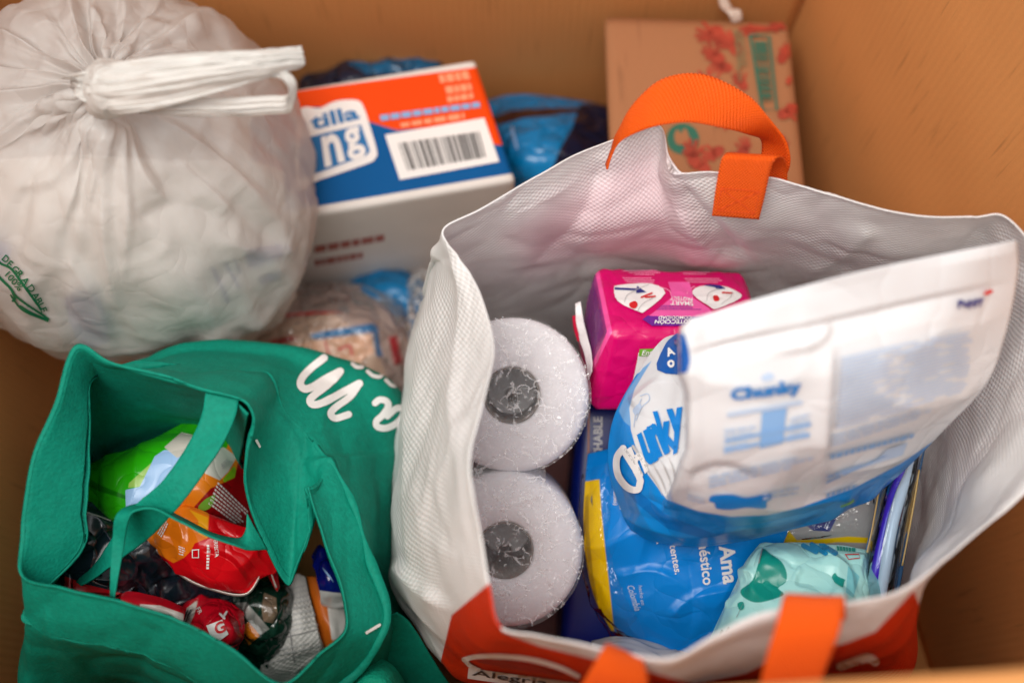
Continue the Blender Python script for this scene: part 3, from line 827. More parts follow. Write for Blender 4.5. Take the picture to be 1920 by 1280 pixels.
G = soft(behind(pbb, [[(-20, 300), (150, 290), (320, 300), (460, 300), (530, 320)], [(-30, 400), (150, 400), (320, 400), (460, 400), (535, 400)], [(40, 500), (160, 500), (320, 500), (450, 500), (530, 460)], [(130, 600), (210, 610), (320, 600), (410, 570), (510, 520)], [(200, 650), (250, 655), (320, 645), (390, 620), (470, 580)]], 0.016), 60, 60, 0.0, amp2=0.0)
pillow('body', G, 0.08, m_big, t)
m_ib2 = mat('pale_blue_inner_pack', srgb(70, 100, 180), 0.4, mottled=0.2, mscale=30)
t = thing('pale_blue_packet', 'pale blue packet low inside the plastic bag', 'packet', tuple(P(165, 610, 0.95)))
G = soft(behind(pbb, [[(120, 560), (150, 545), (185, 550)], [(130, 600), (165, 595), (200, 600)], [(150, 650), (180, 650), (205, 640)]], 0.010), 30, 30, 0.0, amp2=0.0)
pillow('body', G, 0.04, m_ib2, t)
t = thing('blue_grey_packet', 'blue-grey packet corner at the left edge of the plastic bag', 'packet', tuple(P(0, 470, 0.93)))
G = soft(behind(pbb, [[(-60, 440), (-20, 445), (8, 455)], [(-60, 465), (-20, 465), (24, 470)], [(-60, 500), (-20, 495), (8, 490)]], 0.006), 30, 30, 0.0, amp2=0.0)
pillow('body', G, 0.03, m_ib2, t)

# ================================================================ green non-woven tote
gt = thing('green_tote', 'open green fabric tote bag with white script lettering', 'tote bag', (-0.26, -0.05, FLOOR))
c_green = (0.0, 0.245, 0.165, 1)
m_gt = mat('green_nonwoven', c_green, 0.7, 0.25, bump=('noise', 420, 0.5, 0.0012), mottled=0.10, mscale=260, transl=0.14)
GS = [ # rim | shoulder | low
 ((140, 648, .79), (165, 712, .82), (150, 740, .98)), ((103, 755, .79), (160, 800, .82), (120, 820, 1.0)),
 ((62, 850, .79), (158, 880, .82), (110, 880, 1.0)), ((45, 940, .79), (153, 960, .82), (100, 960, 1.0)),
 ((39, 1000, .79), (150, 1030, .82), (100, 1030, 1.0)), ((42, 1078, .78), (46, 1150, .80), (50, 1290, .88)),
 ((120, 1103, .77), (114, 1185, .80), (112, 1310, .89)), ((230, 1130, .76), (222, 1215, .79), (235, 1290, .92)),
 ((330, 1160, .76), (322, 1250, .79), (325, 1330, .92)), ((430, 1213, .76), (420, 1300, .79), (425, 1370, .92)),
 ((525, 1283, .76), (545, 1335, .80), (565, 1380, .92)), ((600, 1225, .78), (660, 1270, .82), (690, 1320, .95)),
 ((648, 1180, .79), (712, 1200, .815), (735, 1260, .95)), ((643, 1110, .80), (726, 1140, .825), (748, 1190, .95)),
 ((618, 1040, .81), (694, 1048, .84), (735, 1080, .96)), ((592, 965, .82), (665, 950, .85), (738, 980, .96)),
 ((574, 912, .825), (630, 880, .86), (745, 900, .97)), ((576, 960, .83), (605, 850, .87), (752, 840, .98)),
 ((578, 1003, .83), (590, 830, .875), (756, 790, .98)), ((557, 1058, .83), (575, 815, .88), (752, 745, .98)),
 ((538, 1096, .83), (562, 800, .88), (735, 715, .98)), ((492, 1012, .825), (545, 785, .88), (700, 692, .98)),
 ((464, 930, .82), (532, 765, .88), (660, 678, .98)), ((462, 862, .81), (522, 742, .885), (620, 667, .98)),
 ((477, 800, .805), (515, 718, .89), (585, 660, .98)), ((470, 764, .80), (500, 698, .895), (550, 655, .98)),
 ((446, 746, .80), (468, 692, .895), (500, 649, .98)), ((386, 731, .80), (400, 688, .89), (420, 643, .97)),
 ((300, 703, .80), (318, 684, .88), (345, 652, .96)), ((206, 679, .795), (222, 690, .87), (250, 690, .97))]
rim = np.array([P(*a) for a, b, c in GS]); mid = np.array([P(*b) for a, b, c in GS]); low = np.array([P(*c) for a, b, c in GS])
cen = low.mean(0)
bot = low.copy(); bot[:, :2] = cen[:2] + (low[:, :2] - cen[:2]) * 0.97; bot[:, 2] = FLOOR + 0.004
hem = rim * 0.62 + mid * 0.38
net = np.array([rim, rim * 0.8 + hem * 0.2, hem, mid * 0.88 + hem * 0.12, mid, mid * 0.9 + low * 0.1, mid * 0.45 + low * 0.55, low, low * 0.4 + bot * 0.6, bot])
G = grid(net, 460, 150, True)
n = gnormal(G, True)
v = np.linspace(0, 1, 150)[:, None]
fade = np.clip(v * 8, 0.15, 1)
G = G + n * (fade * (0.0020 * fbm(G * 14, 3, 2) + 0.0046 * crumple(G * 8, 12)) + 0.0012 * fbm(G * 45, 9, 2))[..., None]
G = creases(G, [([(560, 872), (650, 862), (760, 850)], .006, 10), ([(500, 760), (560, 850), (560, 1060)], .004, 16), ([(640, 690), (600, 800), (640, 880)], .004, 22), ([(90, 1130), (110, 1200), (200, 1290)], .005, 14), ([(300, 1170), (270, 1230), (260, 1300)], -.004, 20)])
gtb = sheet('body', G, m_gt, gt, True, 0.0016)
sheet('hem', G[:15] , m_gt, gt, True, 0.0021, False)
# inner back panel hanging below the rim
G = grid(pxnet([[(142, 654, .797), (230, 686, .802), (330, 711, .805), (420, 740, .805), (466, 775, .806)],
                [(155, 730, .86), (240, 755, .88), (330, 770, .89), (410, 790, .89), (455, 850, .88)],
                [(160, 850, .93), (240, 835, .95), (330, 815, .96), (410, 830, .96), (460, 900, .94)],
                [(170, 960, .99), (240, 930, 1.0), (330, 900, 1.0), (410, 900, 1.0), (465, 980, .98)]]), 80, 60)
nn = gnormal(G)
sheet('panel', G + nn * (0.004 * fbm(G * 18, 8, 3))[..., None], m_gt, gt, False, 0.0016)
# handles
ribbon('handle', [((386, 737, .805), (448, 748, .805)), ((378, 780, .80), (440, 785, .80)), ((352, 838, .795), (415, 838, .79)), ((309, 898, .79), (378, 893, .785)), ((250, 950, .80), (328, 958, .79)), ((222, 990, .83), (275, 1012, .82)), ((186, 1046, .85), (205, 1062, .84)), ((146, 1092, .86), (152, 1098, .85))],
       m_gt, gt, 12, 90, 0.0016, 0.0025, 30, 5)
ribbon('handle', [((500, 1030, .825), (464, 962, .822)), ((470, 1030, .81), (458, 998, .82)), ((441, 1020, .80), (441, 1008, .83)), ((392, 1005, .79), (394, 997, .83)), ((340, 980, .785), (342, 971, .83)), ((290, 955, .78), (290, 945, .82)), ((254, 957, .78), (247, 946, .80)), ((242, 972, .78), (218, 965, .785)), ((234, 1015, .79), (212, 1005, .79)), ((226, 1060, .79), (208, 1060, .79)), ((214, 1120, .78), (207, 1118, .785))],
       m_gt, gt, 10, 100, 0.0014, 0.0015, 30, 6)
# strap hanging over the outside at the front, and the bulging lower corner
ribbon('strap', [((744, 1150, .86), (700, 1170, .87)), ((770, 1170, .87), (700, 1215, .88)), ((805, 1225, .89), (735, 1260, .90)), ((850, 1290, .92), (790, 1310, .92))], m_gt, gt, 20, 40, 0.0016, 0.003, 25, 2)
m_gt2 = mat('green_nonwoven_embossed', (0.0, 0.27, 0.165, 1), 0.7, 0.25, bump=('noise', 350, 0.8, 0.002), mottled=0.06)
G = soft([[(640, 1275, .87), (665, 1240, .87), (700, 1230, .87), (735, 1245, .87), (760, 1280, .88)], [(635, 1310, .84), (665, 1280, .825), (700, 1270, .82), (735, 1280, .825), (765, 1310, .85)], [(640, 1350, .84), (665, 1340, .83), (700, 1335, .83), (735, 1340, .83), (765, 1350, .85)]], 50, 50, 0.0008, 60, 3)
pillow('corner', G, 0.05, m_gt2, gt)
# staples / tags
m_stitch = mat('white_thread', (0.8, 0.8, 0.78, 1), 0.6, mottled=0)
decal(gtb, [stroke([(684, 1184), (708, 1171)], 5)], m_stitch, 'thread', lift=0.0022)
decal(gtb, [stroke([(476, 824), (482, 836)], 5)], m_stitch, 'thread', lift=0.0022)
# script print, upside down: strokes follow the lettering
def script(pts, w): return stroke(pts, w, n=10)
decal(gtb, [script([(607, 673), (585, 690), (567, 708), (562, 722), (570, 731), (586, 727), (610, 712), (637, 698)], 14), script([(637, 698), (615, 722), (590, 741), (580, 752), (586, 760), (603, 757), (635, 740), (673, 720)], 14), script([(673, 720), (655, 745), (626, 766), (618, 777), (628, 785), (652, 778)], 13),
            script([(702, 756), (710, 750), (722, 752), (726, 762), (716, 778), (704, 790), (706, 800), (722, 802), (742, 792), (754, 776), (752, 766), (740, 766), (724, 780)], 12),
            script([(745, 790), (756, 784), (768, 776)], 9)], m_white, 'lettering', lift=0.0013, step=5)
decal(gtb, [script([(660, 684), (668, 690), (678, 690)], 7), script([(688, 698), (698, 706), (710, 708), (716, 704)], 7), script([(722, 714), (734, 724), (750, 722), (754, 716)], 7)], m_white, 'lettering', lift=0.0013, step=5)

# ---------------------------------------------------------------- things inside the green tote
c_lg = srgb(40, 165, 10)
m_gp = mat('green_pouch_film', c_lg, 0.3, 0.45, bump=('crinkle', 30, 0.25, 0.008), regions=[('dark', srgb(20, 120, 8)), ('yellowgreen', srgb(150, 190, 90)), ('sky', srgb(150, 185, 225)), ('white', srgb(190, 185, 175)), ('orange', srgb(225, 125, 20)), ('label', srgb(205, 205, 195)), ('lime', srgb(130, 185, 30)), ('red', srgb(150, 12, 18))], mottled=0.05)
t = thing('green_pouch', 'bright green food pouch with pale blue and orange panels', 'pouch', tuple(P(300, 900, 1.0)))
G = soft([[(90, 892, .92), (200, 858, .915), (290, 820, .92), (375, 782, .93), (450, 800, .95)],
          [(100, 905, .905), (210, 880, .89), (300, 850, .89), (390, 830, .895), (465, 850, .93)],
          [(110, 925, .90), (220, 920, .88), (310, 895, .88), (400, 890, .885), (475, 910, .92)],
          [(120, 940, .90), (225, 955, .88), (315, 945, .88), (405, 950, .885), (480, 960, .92)],
          [(145, 955, .905), (235, 985, .89), (320, 1000, .90), (410, 1000, .905), (480, 1000, .93)]], 110, 110, 0.005, 13, 21, 0.004)
o = pillow('body', G, 0.06, m_gp, t)
paint(o, 'dark', [(150, 888), (190, 910), (240, 930), (236, 936), (180, 918), (150, 902)])
paint(o, 'yellowgreen', [(242, 905), (285, 866), (286, 890), (262, 912), (240, 914)])
paint(o, 'sky', [(285, 866), (290, 855), (308, 843), (400, 850), (330, 930), (268, 932), (262, 950), (236, 952), (235, 918), (262, 912)])
paint(o, 'white', [(308, 838), (340, 810), (362, 815), (350, 850), (332, 858)])
paint(o, 'orange', [(256, 952), (268, 935), (330, 900), (395, 880), (425, 840), (440, 800), (470, 810), (470, 900), (400, 945), (340, 975), (262, 968)])
paint(o, 'label', [(398, 840), (420, 838), (444, 856), (428, 884), (412, 900), (382, 886)])
paint(o, 'lime', [(418, 898), (440, 872), (446, 892), (420, 905)])
paint(o, 'red', [(447, 862), (500, 860), (500, 1010), (330, 985), (362, 952), (395, 915), (418, 905), (440, 895)])
decal(o, [dashes([(408, 902), (468, 960), (452, 990), (390, 945)], 7, 4, 0.5, (0.05, 0.1))], m_white, 'lettering')
decal(o, [dashes([(412, 870), (425, 858), (432, 864), (416, 880)], 3, 4, 0.6, (0.2, 0.4))], m_lgrey, 'barcode')
decal(o, [blob([(372, 950), (385, 935), (402, 928), (396, 948), (384, 955)])], m_lime, 'leaf_print')

m_df = mat('dark_foil', srgb(26, 38, 50), 0.2, 1.0, bump=('crinkle', 26, 0.8, 0.016), regions=[('red', srgb(195, 14, 30))], mottled=0.1, coat=0.5)
t = thing('dark_foil_pouch', 'shiny dark navy foil pouch under the green pouch', 'pouch', tuple(P(260, 1060, 1.02)))
G = soft([[(100, 930, .89), (190, 945, .895), (280, 990, .91), (380, 1020, .96), (480, 1060, .97)],
          [(105, 990, .875), (195, 1000, .88), (285, 1030, .895), (380, 1060, .925), (470, 1100, .95)],
          [(110, 1050, .87), (200, 1055, .875), (290, 1075, .91), (380, 1100, .92), (460, 1140, .94)],
          [(115, 1110, .87), (205, 1120, .88), (290, 1140, .92), (370, 1170, .93), (450, 1210, .95)]], 150, 130, 0.011, 17, 33, 0.006)
o = pillow('body', G, 0.06, m_df, t)
paint(o, 'red', [(100, 1070), (155, 1093), (230, 1112), (330, 1140), (400, 1180), (380, 1220), (100, 1150)])
decal(o, [dashes([(162, 958), (208, 975), (206, 979), (160, 962)], 1, 4, 0.5, (0.02, 0.04), 0)], m_lgrey, 'lettering')

m_rp = mat('red_pouch_film', srgb(205, 10, 22), 0.22, 0.5, bump=('crinkle', 30, 0.25, 0.008), regions=[('orange', srgb(232, 120, 18)), ('yellow', srgb(240, 165, 20))], mottled=0.04)
t = thing('red_pouch', 'red and orange sauce pouch with white lettering', 'pouch', tuple(P(400, 1030, .97)))
G = soft([[(300, 960, .885), (345, 945, .88), (400, 965, .875), (450, 985, .878), (490, 1000, .885)],
          [(285, 985, .882), (335, 985, .868), (400, 1000, .864), (455, 1015, .868), (505, 1028, .882)],
          [(272, 1008, .884), (325, 1020, .868), (395, 1040, .862), (455, 1050, .868), (520, 1060, .885)],
          [(280, 1018, .885), (335, 1055, .872), (395, 1080, .866), (450, 1085, .870), (515, 1075, .885)],
          [(298, 1030, .887), (345, 1078, .88), (400, 1102, .878), (462, 1110, .876), (498, 1062, .884)]], 110, 110, 0.004, 20, 27, 0.003, tension=0.4)
G = creases(G, [([(330, 960), (345, 1010), (330, 1060)], .004, 7), ([(370, 1030), (430, 1050), (470, 1100)], .005, 8), ([(400, 975), (440, 1010), (500, 1030)], -.004, 8), ([(290, 1000), (340, 1030), (370, 1080)], .003, 7)])
o = pillow('body', G, 0.045, m_rp, t)
paint(o, 'orange', [(260, 940), (370, 930), (392, 965), (390, 1008), (365, 1018), (358, 1032), (345, 1045), (325, 1055), (250, 1010)])
paint(o, 'yellow', [(355, 955), (390, 970), (388, 1008), (372, 1000), (372, 975)])
decal(o, [TA('PERFECTA', 404, 1008, 7, 86, 0.01, wscale=0.8), dashes([(388, 1020), (394, 1020), (394, 1066), (388, 1066)], 8, 3, 0.7, (0.6, 0.9), 0.1), stroke([(362, 1030), (374, 1030), (374, 1044), (362, 1044), (362, 1030)], 2, n=1), dashes([(296, 1000), (312, 972), (320, 976), (304, 1008)], 3, 6, 0.5, (0.1, 0.2)), dashes([(336, 1022), (348, 1026), (346, 1042), (336, 1038)], 4, 9, 0.5, (0.2, 0.5))], m_white, 'lettering')
m_rim = mat('foil_seam', (0.5, 0.42, 0.38, 1), 0.3, 0.6, metal=0.4)
# foil seam along the lower edge
ribbon('seam', [((270, 1006, .884), (269, 1010, .885)), ((296, 1031, .886), (295, 1035, .887)), ((345, 1079, .879), (344, 1083, .880)), ((400, 1103, .877), (400, 1107, .878)), ((462, 1111, .875), (463, 1115, .876)), ((498, 1063, .883), (500, 1067, .884)), ((520, 1100, .886), (517, 1103, .887))], m_rim, t, 3, 50, 0.0008)
m_rp2 = mat('red_pouch_flap', srgb(185, 8, 20), 0.3, 0.5)
G = soft([[(488, 1055, .895), (505, 1040, .895), (520, 1062, .90)], [(500, 1075, .90), (512, 1070, .893), (522, 1085, .90)], [(518, 1108, .905), (521, 1108, .903), (525, 1100, .905)]], 24, 24, 0.001)
pillow('flap', G, 0.006, m_rp2, t)

m_rk = mat('red_packet_film', srgb(198, 12, 34), 0.25, 0.5, bump=('crinkle', 55, 0.5, 0.008), regions=[('white', srgb(220, 215, 205))], mottled=0.06)
t = thing('red_packet', 'crinkled red packet with white square letter logo', 'packet', tuple(P(400, 1170, .98)))
G = soft([[(330, 1155, .93), (375, 1118, .92), (415, 1130, .91), (450, 1150, .92)], [(340, 1172, .905), (380, 1150, .892), (420, 1160, .888), (458, 1175, .90)], [(350, 1190, .91), (390, 1185, .885), (425, 1195, .88), (452, 1200, .90)], [(360, 1215, .93), (395, 1220, .92), (425, 1225, .92), (445, 1220, .92)]], 80, 70, 0.006, 28, 41, 0.003)
o = pillow('body', G, 0.04, m_rk, t)
paint(o, 'white', [(300, 1150), (342, 1146), (372, 1122), (364, 1152), (352, 1178), (300, 1190)])
decal(o, [barcode([(335, 1150), (362, 1142), (350, 1172), (326, 1164)], 4, 9)], m_black, 'barcode')
decal(o, [poly((388, 1172), (416, 1162), (428, 1188), (402, 1206))], m_white, 'logo_plate')
decal(o, [TA('G', 404, 1180, 20, -24, 0.03)], m_red, 'lettering', lift=0.0014)
decal(o, [stroke([(412, 1152), (420, 1160)], 4), stroke([(424, 1148), (418, 1158)], 4), TA('FR', 372, 1140, 8, 60)], m_white, 'lettering')

t = thing('barcode_packet', 'red and white packet edge with barcode behind the green rim', 'packet', tuple(P(290, 1160, 1.0)))
m_bk = mat('red_edge_packet', srgb(196, 16, 36), 0.35, 0.5, regions=[('white', srgb(215, 208, 200))])
G = soft([[(230, 1105, .885), (270, 1112, .88), (310, 1122, .88), (350, 1140, .885)], [(225, 1130, .87), (270, 1135, .865), (310, 1145, .865), (345, 1160, .87)], [(230, 1160, .885), (270, 1165, .88), (310, 1175, .88), (340, 1190, .885)]], 50, 40, 0.003, 30, 7)
o = pillow('body', G, 0.03, m_bk, t)
paint(o, 'white', [(262, 1132), (300, 1134), (345, 1150), (340, 1200), (262, 1180)])
decal(o, [dashes([(270, 1140), (322, 1150), (320, 1160), (268, 1150)], 1, 3, 0.9, (0.08, 0.12), 0)], m_grey, 'lettering')

m_cg3 = mat('clear_green_packet', srgb(20, 50, 38), 0.15, 0.7, bump=('crinkle', 60, 0.7, 0.008), regions=[('orange', srgb(215, 120, 20)), ('grey', srgb(150, 150, 145)), ('tan', srgb(125, 105, 85))], mottled=0.3, mscale=60, coat=0.4)
t = thing('clear_packet', 'clear crinkled packet with dark green and orange print', 'packet', tuple(P(490, 1160, 1.02)))
G = soft([[(430, 1110, .95), (470, 1090, .94), (510, 1090, .94), (545, 1110, .95)], [(435, 1150, .93), (475, 1140, .91), (515, 1140, .91), (550, 1150, .93)], [(440, 1200, .93), (475, 1195, .91), (510, 1195, .915), (540, 1195, .93)], [(450, 1250, .95), (480, 1255, .95), (510, 1255, .95), (530, 1245, .95)]], 70, 70, 0.007, 24, 51, 0.004)
o = pillow('body', G, 0.04, m_cg3, t)
paint(o, 'orange', [(455, 1172), (466, 1165), (488, 1190), (468, 1208), (458, 1205)])
paint(o, 'grey', [(440, 1130), (462, 1128), (505, 1178), (488, 1190), (466, 1164)])
paint(o, 'tan', [(495, 1110), (518, 1120), (520, 1150), (512, 1168), (494, 1164), (490, 1140)])

m_nw = mat('white_sack_weave', (0.60, 0.58, 0.55, 1), 0.55, 0.4, bump=('weave', 0.005, 0.4, 0.001), mottled=0.1, mscale=50)
t = thing('white_sack', 'white gridded packet with rows of grey text beside orange strip', 'packet', tuple(P(560, 1180, 1.02)))
G = soft([[(535, 1090, .96), (555, 1075, .95), (572, 1080, .95)], [(525, 1140, .94), (555, 1140, .93), (585, 1135, .94)], [(505, 1200, .93), (555, 1195, .92), (600, 1190, .93)], [(488, 1255, .94), (550, 1245, .93), (608, 1220, .94)], [(500, 1300, .97), (550, 1300, .97), (610, 1270, .97)]], 60, 80, 0.003, 24, 61, 0.003)
o = pillow('body', G, 0.04, m_nw, t)
decal(o, [dashes([(545, 1100), (572, 1092), (598, 1175), (528, 1190)], 9, 14, 0.35, (0.08, 0.16)), dashes([(505, 1215), (600, 1195), (602, 1220), (495, 1248)], 3, 15, 0.3, (0.1, 0.3))], m_lgrey, 'lettering')
decal(o, [stroke([(518, 1198), (560, 1188), (600, 1178)], 2), stroke([(545, 1185), (552, 1240)], 2)], m_grey, 'seam')

m_or = mat('orange_strip_pack', srgb(190, 95, 20), 0.4, 0.5, regions=[('green', srgb(20, 75, 25)), ('white', srgb(205, 200, 195))], mottled=0.15, mscale=60)
t = thing('orange_packet', 'orange and white packet edge in the green tote', 'packet', tuple(P(605, 1140, 1.03)))
G = soft([[(560, 1080, .965), (585, 1080, .955), (615, 1085, .96), (650, 1100, .97)], [(578, 1130, .95), (600, 1130, .94), (630, 1130, .945), (660, 1140, .96)], [(592, 1200, .945), (620, 1195, .935), (640, 1190, .94), (670, 1190, .955)], [(605, 1250, .96), (630, 1245, .96), (650, 1240, .96), (670, 1230, .97)]], 50, 50, 0.002, 24, 71)
o = pillow('body', G, 0.03, m_or, t)
paint(o, 'green', [(560, 1070), (575, 1080), (605, 1215), (598, 1225), (585, 1150)])
paint(o, 'white', [(598, 1085), (612, 1090), (610, 1110), (622, 1200), (680, 1190), (660, 1090), (640, 1080)])

m_nv = mat('navy_foil_packet', srgb(8, 20, 105), 0.18, 0.7, regions=[('white', srgb(200, 198, 195))], mottled=0.1, coat=0.4)
t = thing('navy_packet', 'small shiny navy blue packet in the green tote notch', 'packet', tuple(P(620, 1070, 1.0)))
G = soft([[(585, 1040, .95), (600, 1020, .94), (620, 1040, .945)], [(595, 1075, .925), (615, 1070, .915), (635, 1080, .925)], [(600, 1105, .92), (620, 1110, .915), (648, 1115, .925)], [(605, 1130, .94), (625, 1135, .94), (650, 1135, .94)]], 50, 50, 0.004, 30, 81)
o = pillow('body', G, 0.025, m_nv, t)
paint(o, 'white', [(598, 1106), (625, 1110), (655, 1112), (655, 1150), (598, 1150)])
decal(o, [stroke([(606, 1064), (616, 1078), (624, 1090)], 3, taper=True)], m_pblue, 'seam')

# ================================================================ white woven tote with orange handles
wt = thing('white_tote', 'open white woven tote bag with orange handles', 'tote bag', (0.12, -0.06, FLOOR))
c_wt = (0.86, 0.85, 0.84, 1)
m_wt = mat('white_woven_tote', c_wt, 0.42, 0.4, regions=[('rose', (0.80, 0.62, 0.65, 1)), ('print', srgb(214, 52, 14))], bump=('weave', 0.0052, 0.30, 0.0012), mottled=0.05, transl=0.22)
WS = [
 ((832, 432, .80), (812, 500, .87), (800, 600, 1.0)), ((900, 392, .80), (925, 470, .88), (930, 570, 1.0)), ((980, 345, .81), (1000, 450, .872), (990, 570, 1.02)),
 ((1080, 290, .82), (1090, 430, .872), (1080, 560, 1.03)), ((1170, 255, .825), (1180, 420, .870), (1170, 550, 1.03)), ((1236, 236, .83), (1245, 410, .865), (1250, 550, 1.03)),
 ((1262, 318, .80), (1300, 430, .86), (1300, 550, 1.03)), ((1335, 322, .80), (1370, 430, .855), (1360, 550, 1.02)), ((1450, 334, .80), (1470, 430, .855), (1450, 560, 1.02)),
 ((1560, 366, .79), (1570, 450, .85), (1540, 570, 1.02)), ((1700, 402, .785), (1690, 490, .85), (1640, 590, 1.02)), ((1820, 407, .78), (1790, 490, .848), (1720, 600, 1.02)),
 ((1886, 406, .775), (1845, 510, .865), (1700, 640, 1.02)), ((1945, 480, .755), (1870, 600, .855), (1720, 700, 1.0)), ((1990, 600, .735), (1868, 700, .815), (1715, 780, .98)),
 ((1995, 760, .715), (1862, 800, .795), (1712, 850, .97)), ((1945, 895, .695), (1825, 905, .775), (1715, 920, .95)), ((1850, 985, .68), (1780, 990, .785), (1710, 1000, .93)),
 ((1768, 1050, .66), (1725, 1065, .75), (1700, 1075, .91)), ((1690, 1105, .64), (1695, 1185, .70), (1695, 1255, .85)), ((1600, 1127, .63), (1600, 1215, .68), (1610, 1285, .85)),
 ((1500, 1137, .62), (1500, 1230, .67), (1520, 1290, .85)), ((1420, 1152, .62), (1410, 1240, .67), (1430, 1300, .85)), ((1340, 1190, .62), (1330, 1260, .67), (1350, 1300, .85)),
 ((1260, 1233, .62), (1250, 1280, .67), (1260, 1305, .85)), ((1170, 1222, .63), (1160, 1270, .69), (1170, 1305, .85)), ((1080, 1205, .64), (1060, 1258, .72), (1070, 1300, .86)),
 ((1000, 1190, .65), (970, 1243, .75), (980, 1290, .87)), ((938, 1174, .66), (885, 1225, .78), (895, 1280, .88)), ((918, 1100, .665), (828, 1178, .80), (832, 1240, .90)),
 ((902, 1010, .67), (760, 1090, .86), (745, 1110, .96)), ((884, 920, .67), (746, 975, .88), (740, 980, .98)), ((884, 840, .68), (750, 870, .89), (746, 870, .99)),
 ((908, 740, .70), (763, 765, .90), (757, 765, 1.0)), ((926, 650, .73), (780, 655, .90), (775, 665, 1.0)), ((900, 550, .765), (797, 560, .895), (788, 620, 1.0)), ((862, 480, .79), (812, 500, .875), (795, 600, .995))]
rim = np.array([P(*a) for a, b, c in WS]); mid = np.array([P(*b) for a, b, c in WS]); low = np.array([P(*c) for a, b, c in WS])
cen = low.mean(0)
bot = low.copy(); bot[:, :2] = cen[:2] + (low[:, :2] - cen[:2]) * 0.9; bot[:, 2] = FLOOR + 0.006
hem = rim * 0.66 + mid * 0.34
net = np.array([rim, rim * 0.8 + hem * 0.2, hem, mid, mid * 0.5 + low * 0.5, low, low * 0.4 + bot * 0.6, bot])
NU, NV = 620, 170
G = grid(net, NU, NV, True)
n = gnormal(G, True)
v = np.linspace(0, 1, NV)[:, None]
fade = np.clip(v * 6, 0.12, 1)
fold = 0.004 * fbm(G * 13, 23, 3) + 0.0028 * crumple(G * 11, 32)
G = G + n * (fade * fold + 0.001 * fbm(G * 40, 19, 2))[..., None]
G = creases(G, [([(738, 1050), (790, 1100), (855, 1148)], .010, 14), ([(1132, 300), (1085, 420), (960, 535)], -.009, 22), ([(1240, 290), (1300, 430), (1410, 505)], .009, 20), ([(1270, 340), (1360, 440), (1440, 520)], -.007, 14), ([(1640, 420), (1590, 470), (1500, 520)], .006, 18), ([(1860, 420), (1800, 520), (1700, 560)], -.006, 18), ([(840, 450), (870, 560), (850, 760), (860, 900)], .006, 14), ([(780, 900), (800, 1000), (880, 1060)], .004, 24), ([(950, 400), (1000, 380), (1100, 330)], .004, 14)])
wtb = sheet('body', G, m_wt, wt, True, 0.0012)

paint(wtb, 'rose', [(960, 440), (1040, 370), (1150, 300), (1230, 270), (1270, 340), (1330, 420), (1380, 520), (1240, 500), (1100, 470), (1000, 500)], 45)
paint(wtb, 'print', [(918, 1093), (942, 1182), (1010, 1208), (1100, 1230), (1200, 1252), (1300, 1280), (1400, 1260), (1450, 1232), (1500, 1222), (1580, 1205), (1640, 1182), (1712, 1104), (1730, 1160), (1720, 1340), (1500, 1500), (900, 1500), (826, 1300), (828, 1236), (848, 1152)])
# floor of the tote
G = np.array([bot, cen * [1, 1, 0] + (bot - cen * [1, 1, 0]) * np.array([0.5, 0.5, 1]), cen * [1, 1, 0] + (bot - cen * [1, 1, 0]) * np.array([0.02, 0.02, 1])])
sheet('bottom', grid(G, 60, 12, True), m_wt, wt, True, 0.0012)
decal(wtb, [stroke([(872, 1232), (900, 1226), (950, 1226), (1000, 1232), (1050, 1246), (1085, 1262)], 9), stroke([(872, 1232), (884, 1244), (900, 1252)], 8)], m_white, 'emblem', lift=0.0016)
m_dr = mat('print_dark_red', srgb(150, 16, 22), 0.45, mottled=0)
decal(wtb, [blob([(896, 1236), (930, 1232), (980, 1238), (1030, 1250), (1058, 1262), (1000, 1256), (940, 1246)])], m_dr, 'emblem', lift=0.0013)
decal(wtb, [T('Alegria es', [(888, 1250), (1085, 1276), (1083, 1292), (886, 1264)], 0.01)], m_black, 'lettering', lift=0.002)
decal(wtb, [poly((880, 1248), (1100, 1278), (1098, 1300), (878, 1268))], m_white, 'emblem', lift=0.0014)
decal(wtb, [stroke([(1575, 1245), (1600, 1236), (1625, 1228), (1640, 1236)], 16)], m_white, 'emblem', lift=0.0016)

m_oh = mat('orange_webbing', srgb(255, 100, 10), 0.55, 0.35, bump=('weave', 0.0026, 0.8, 0.0008), mottled=0.05, transl=0.22)
ribbon('handle', [((1424, 340, .835), (1470, 342, .835)), ((1428, 300, .832), (1482, 305, .815)), ((1428, 262, .825), (1474, 268, .80)), ((1400, 250, .80), (1440, 219, .785)), ((1345, 238, .785), (1400, 178, .785)), ((1290, 229, .78), (1320, 141, .785)), ((1232, 236, .78), (1245, 148, .785)), ((1192, 249, .785), (1188, 195, .79)), ((1163, 266, .79), (1158, 250, .795)), ((1147, 290, .80), (1146, 282, .805)), ((1138, 318, .81), (1136, 308, .815))],
       m_oh, wt, 12, 120, 0.0014, 0.0015, 40, 4)
ribbon('handle_tab', [((1335, 404, .808), (1423, 411, .808)), ((1341, 360, .797), (1434, 366, .797)), ((1350, 310, .785), (1446, 314, .785)), ((1357, 292, .783), (1458, 296, .783)), ((1366, 288, .795), (1470, 297, .795)), ((1372, 305, .812), (1476, 318, .812)), ((1372, 345, .825), (1476, 350, .825))],
       m_oh, wt, 12, 60, 0.0014, 0.0006, 40, 7)
ribbon('handle', [((1470, 1150, .638), (1586, 1158, .634)), ((1474, 1118, .622), (1584, 1121, .618)), ((1468, 1122, .610), (1583, 1128, .606)), ((1455, 1170, .600), (1575, 1178, .596)), ((1440, 1220, .598), (1556, 1230, .595)), ((1425, 1280, .600), (1535, 1290, .598)), ((1410, 1330, .61), (1515, 1340, .61))],
       m_oh, wt, 12, 60, 0.0014, 0.001, 40, 9)
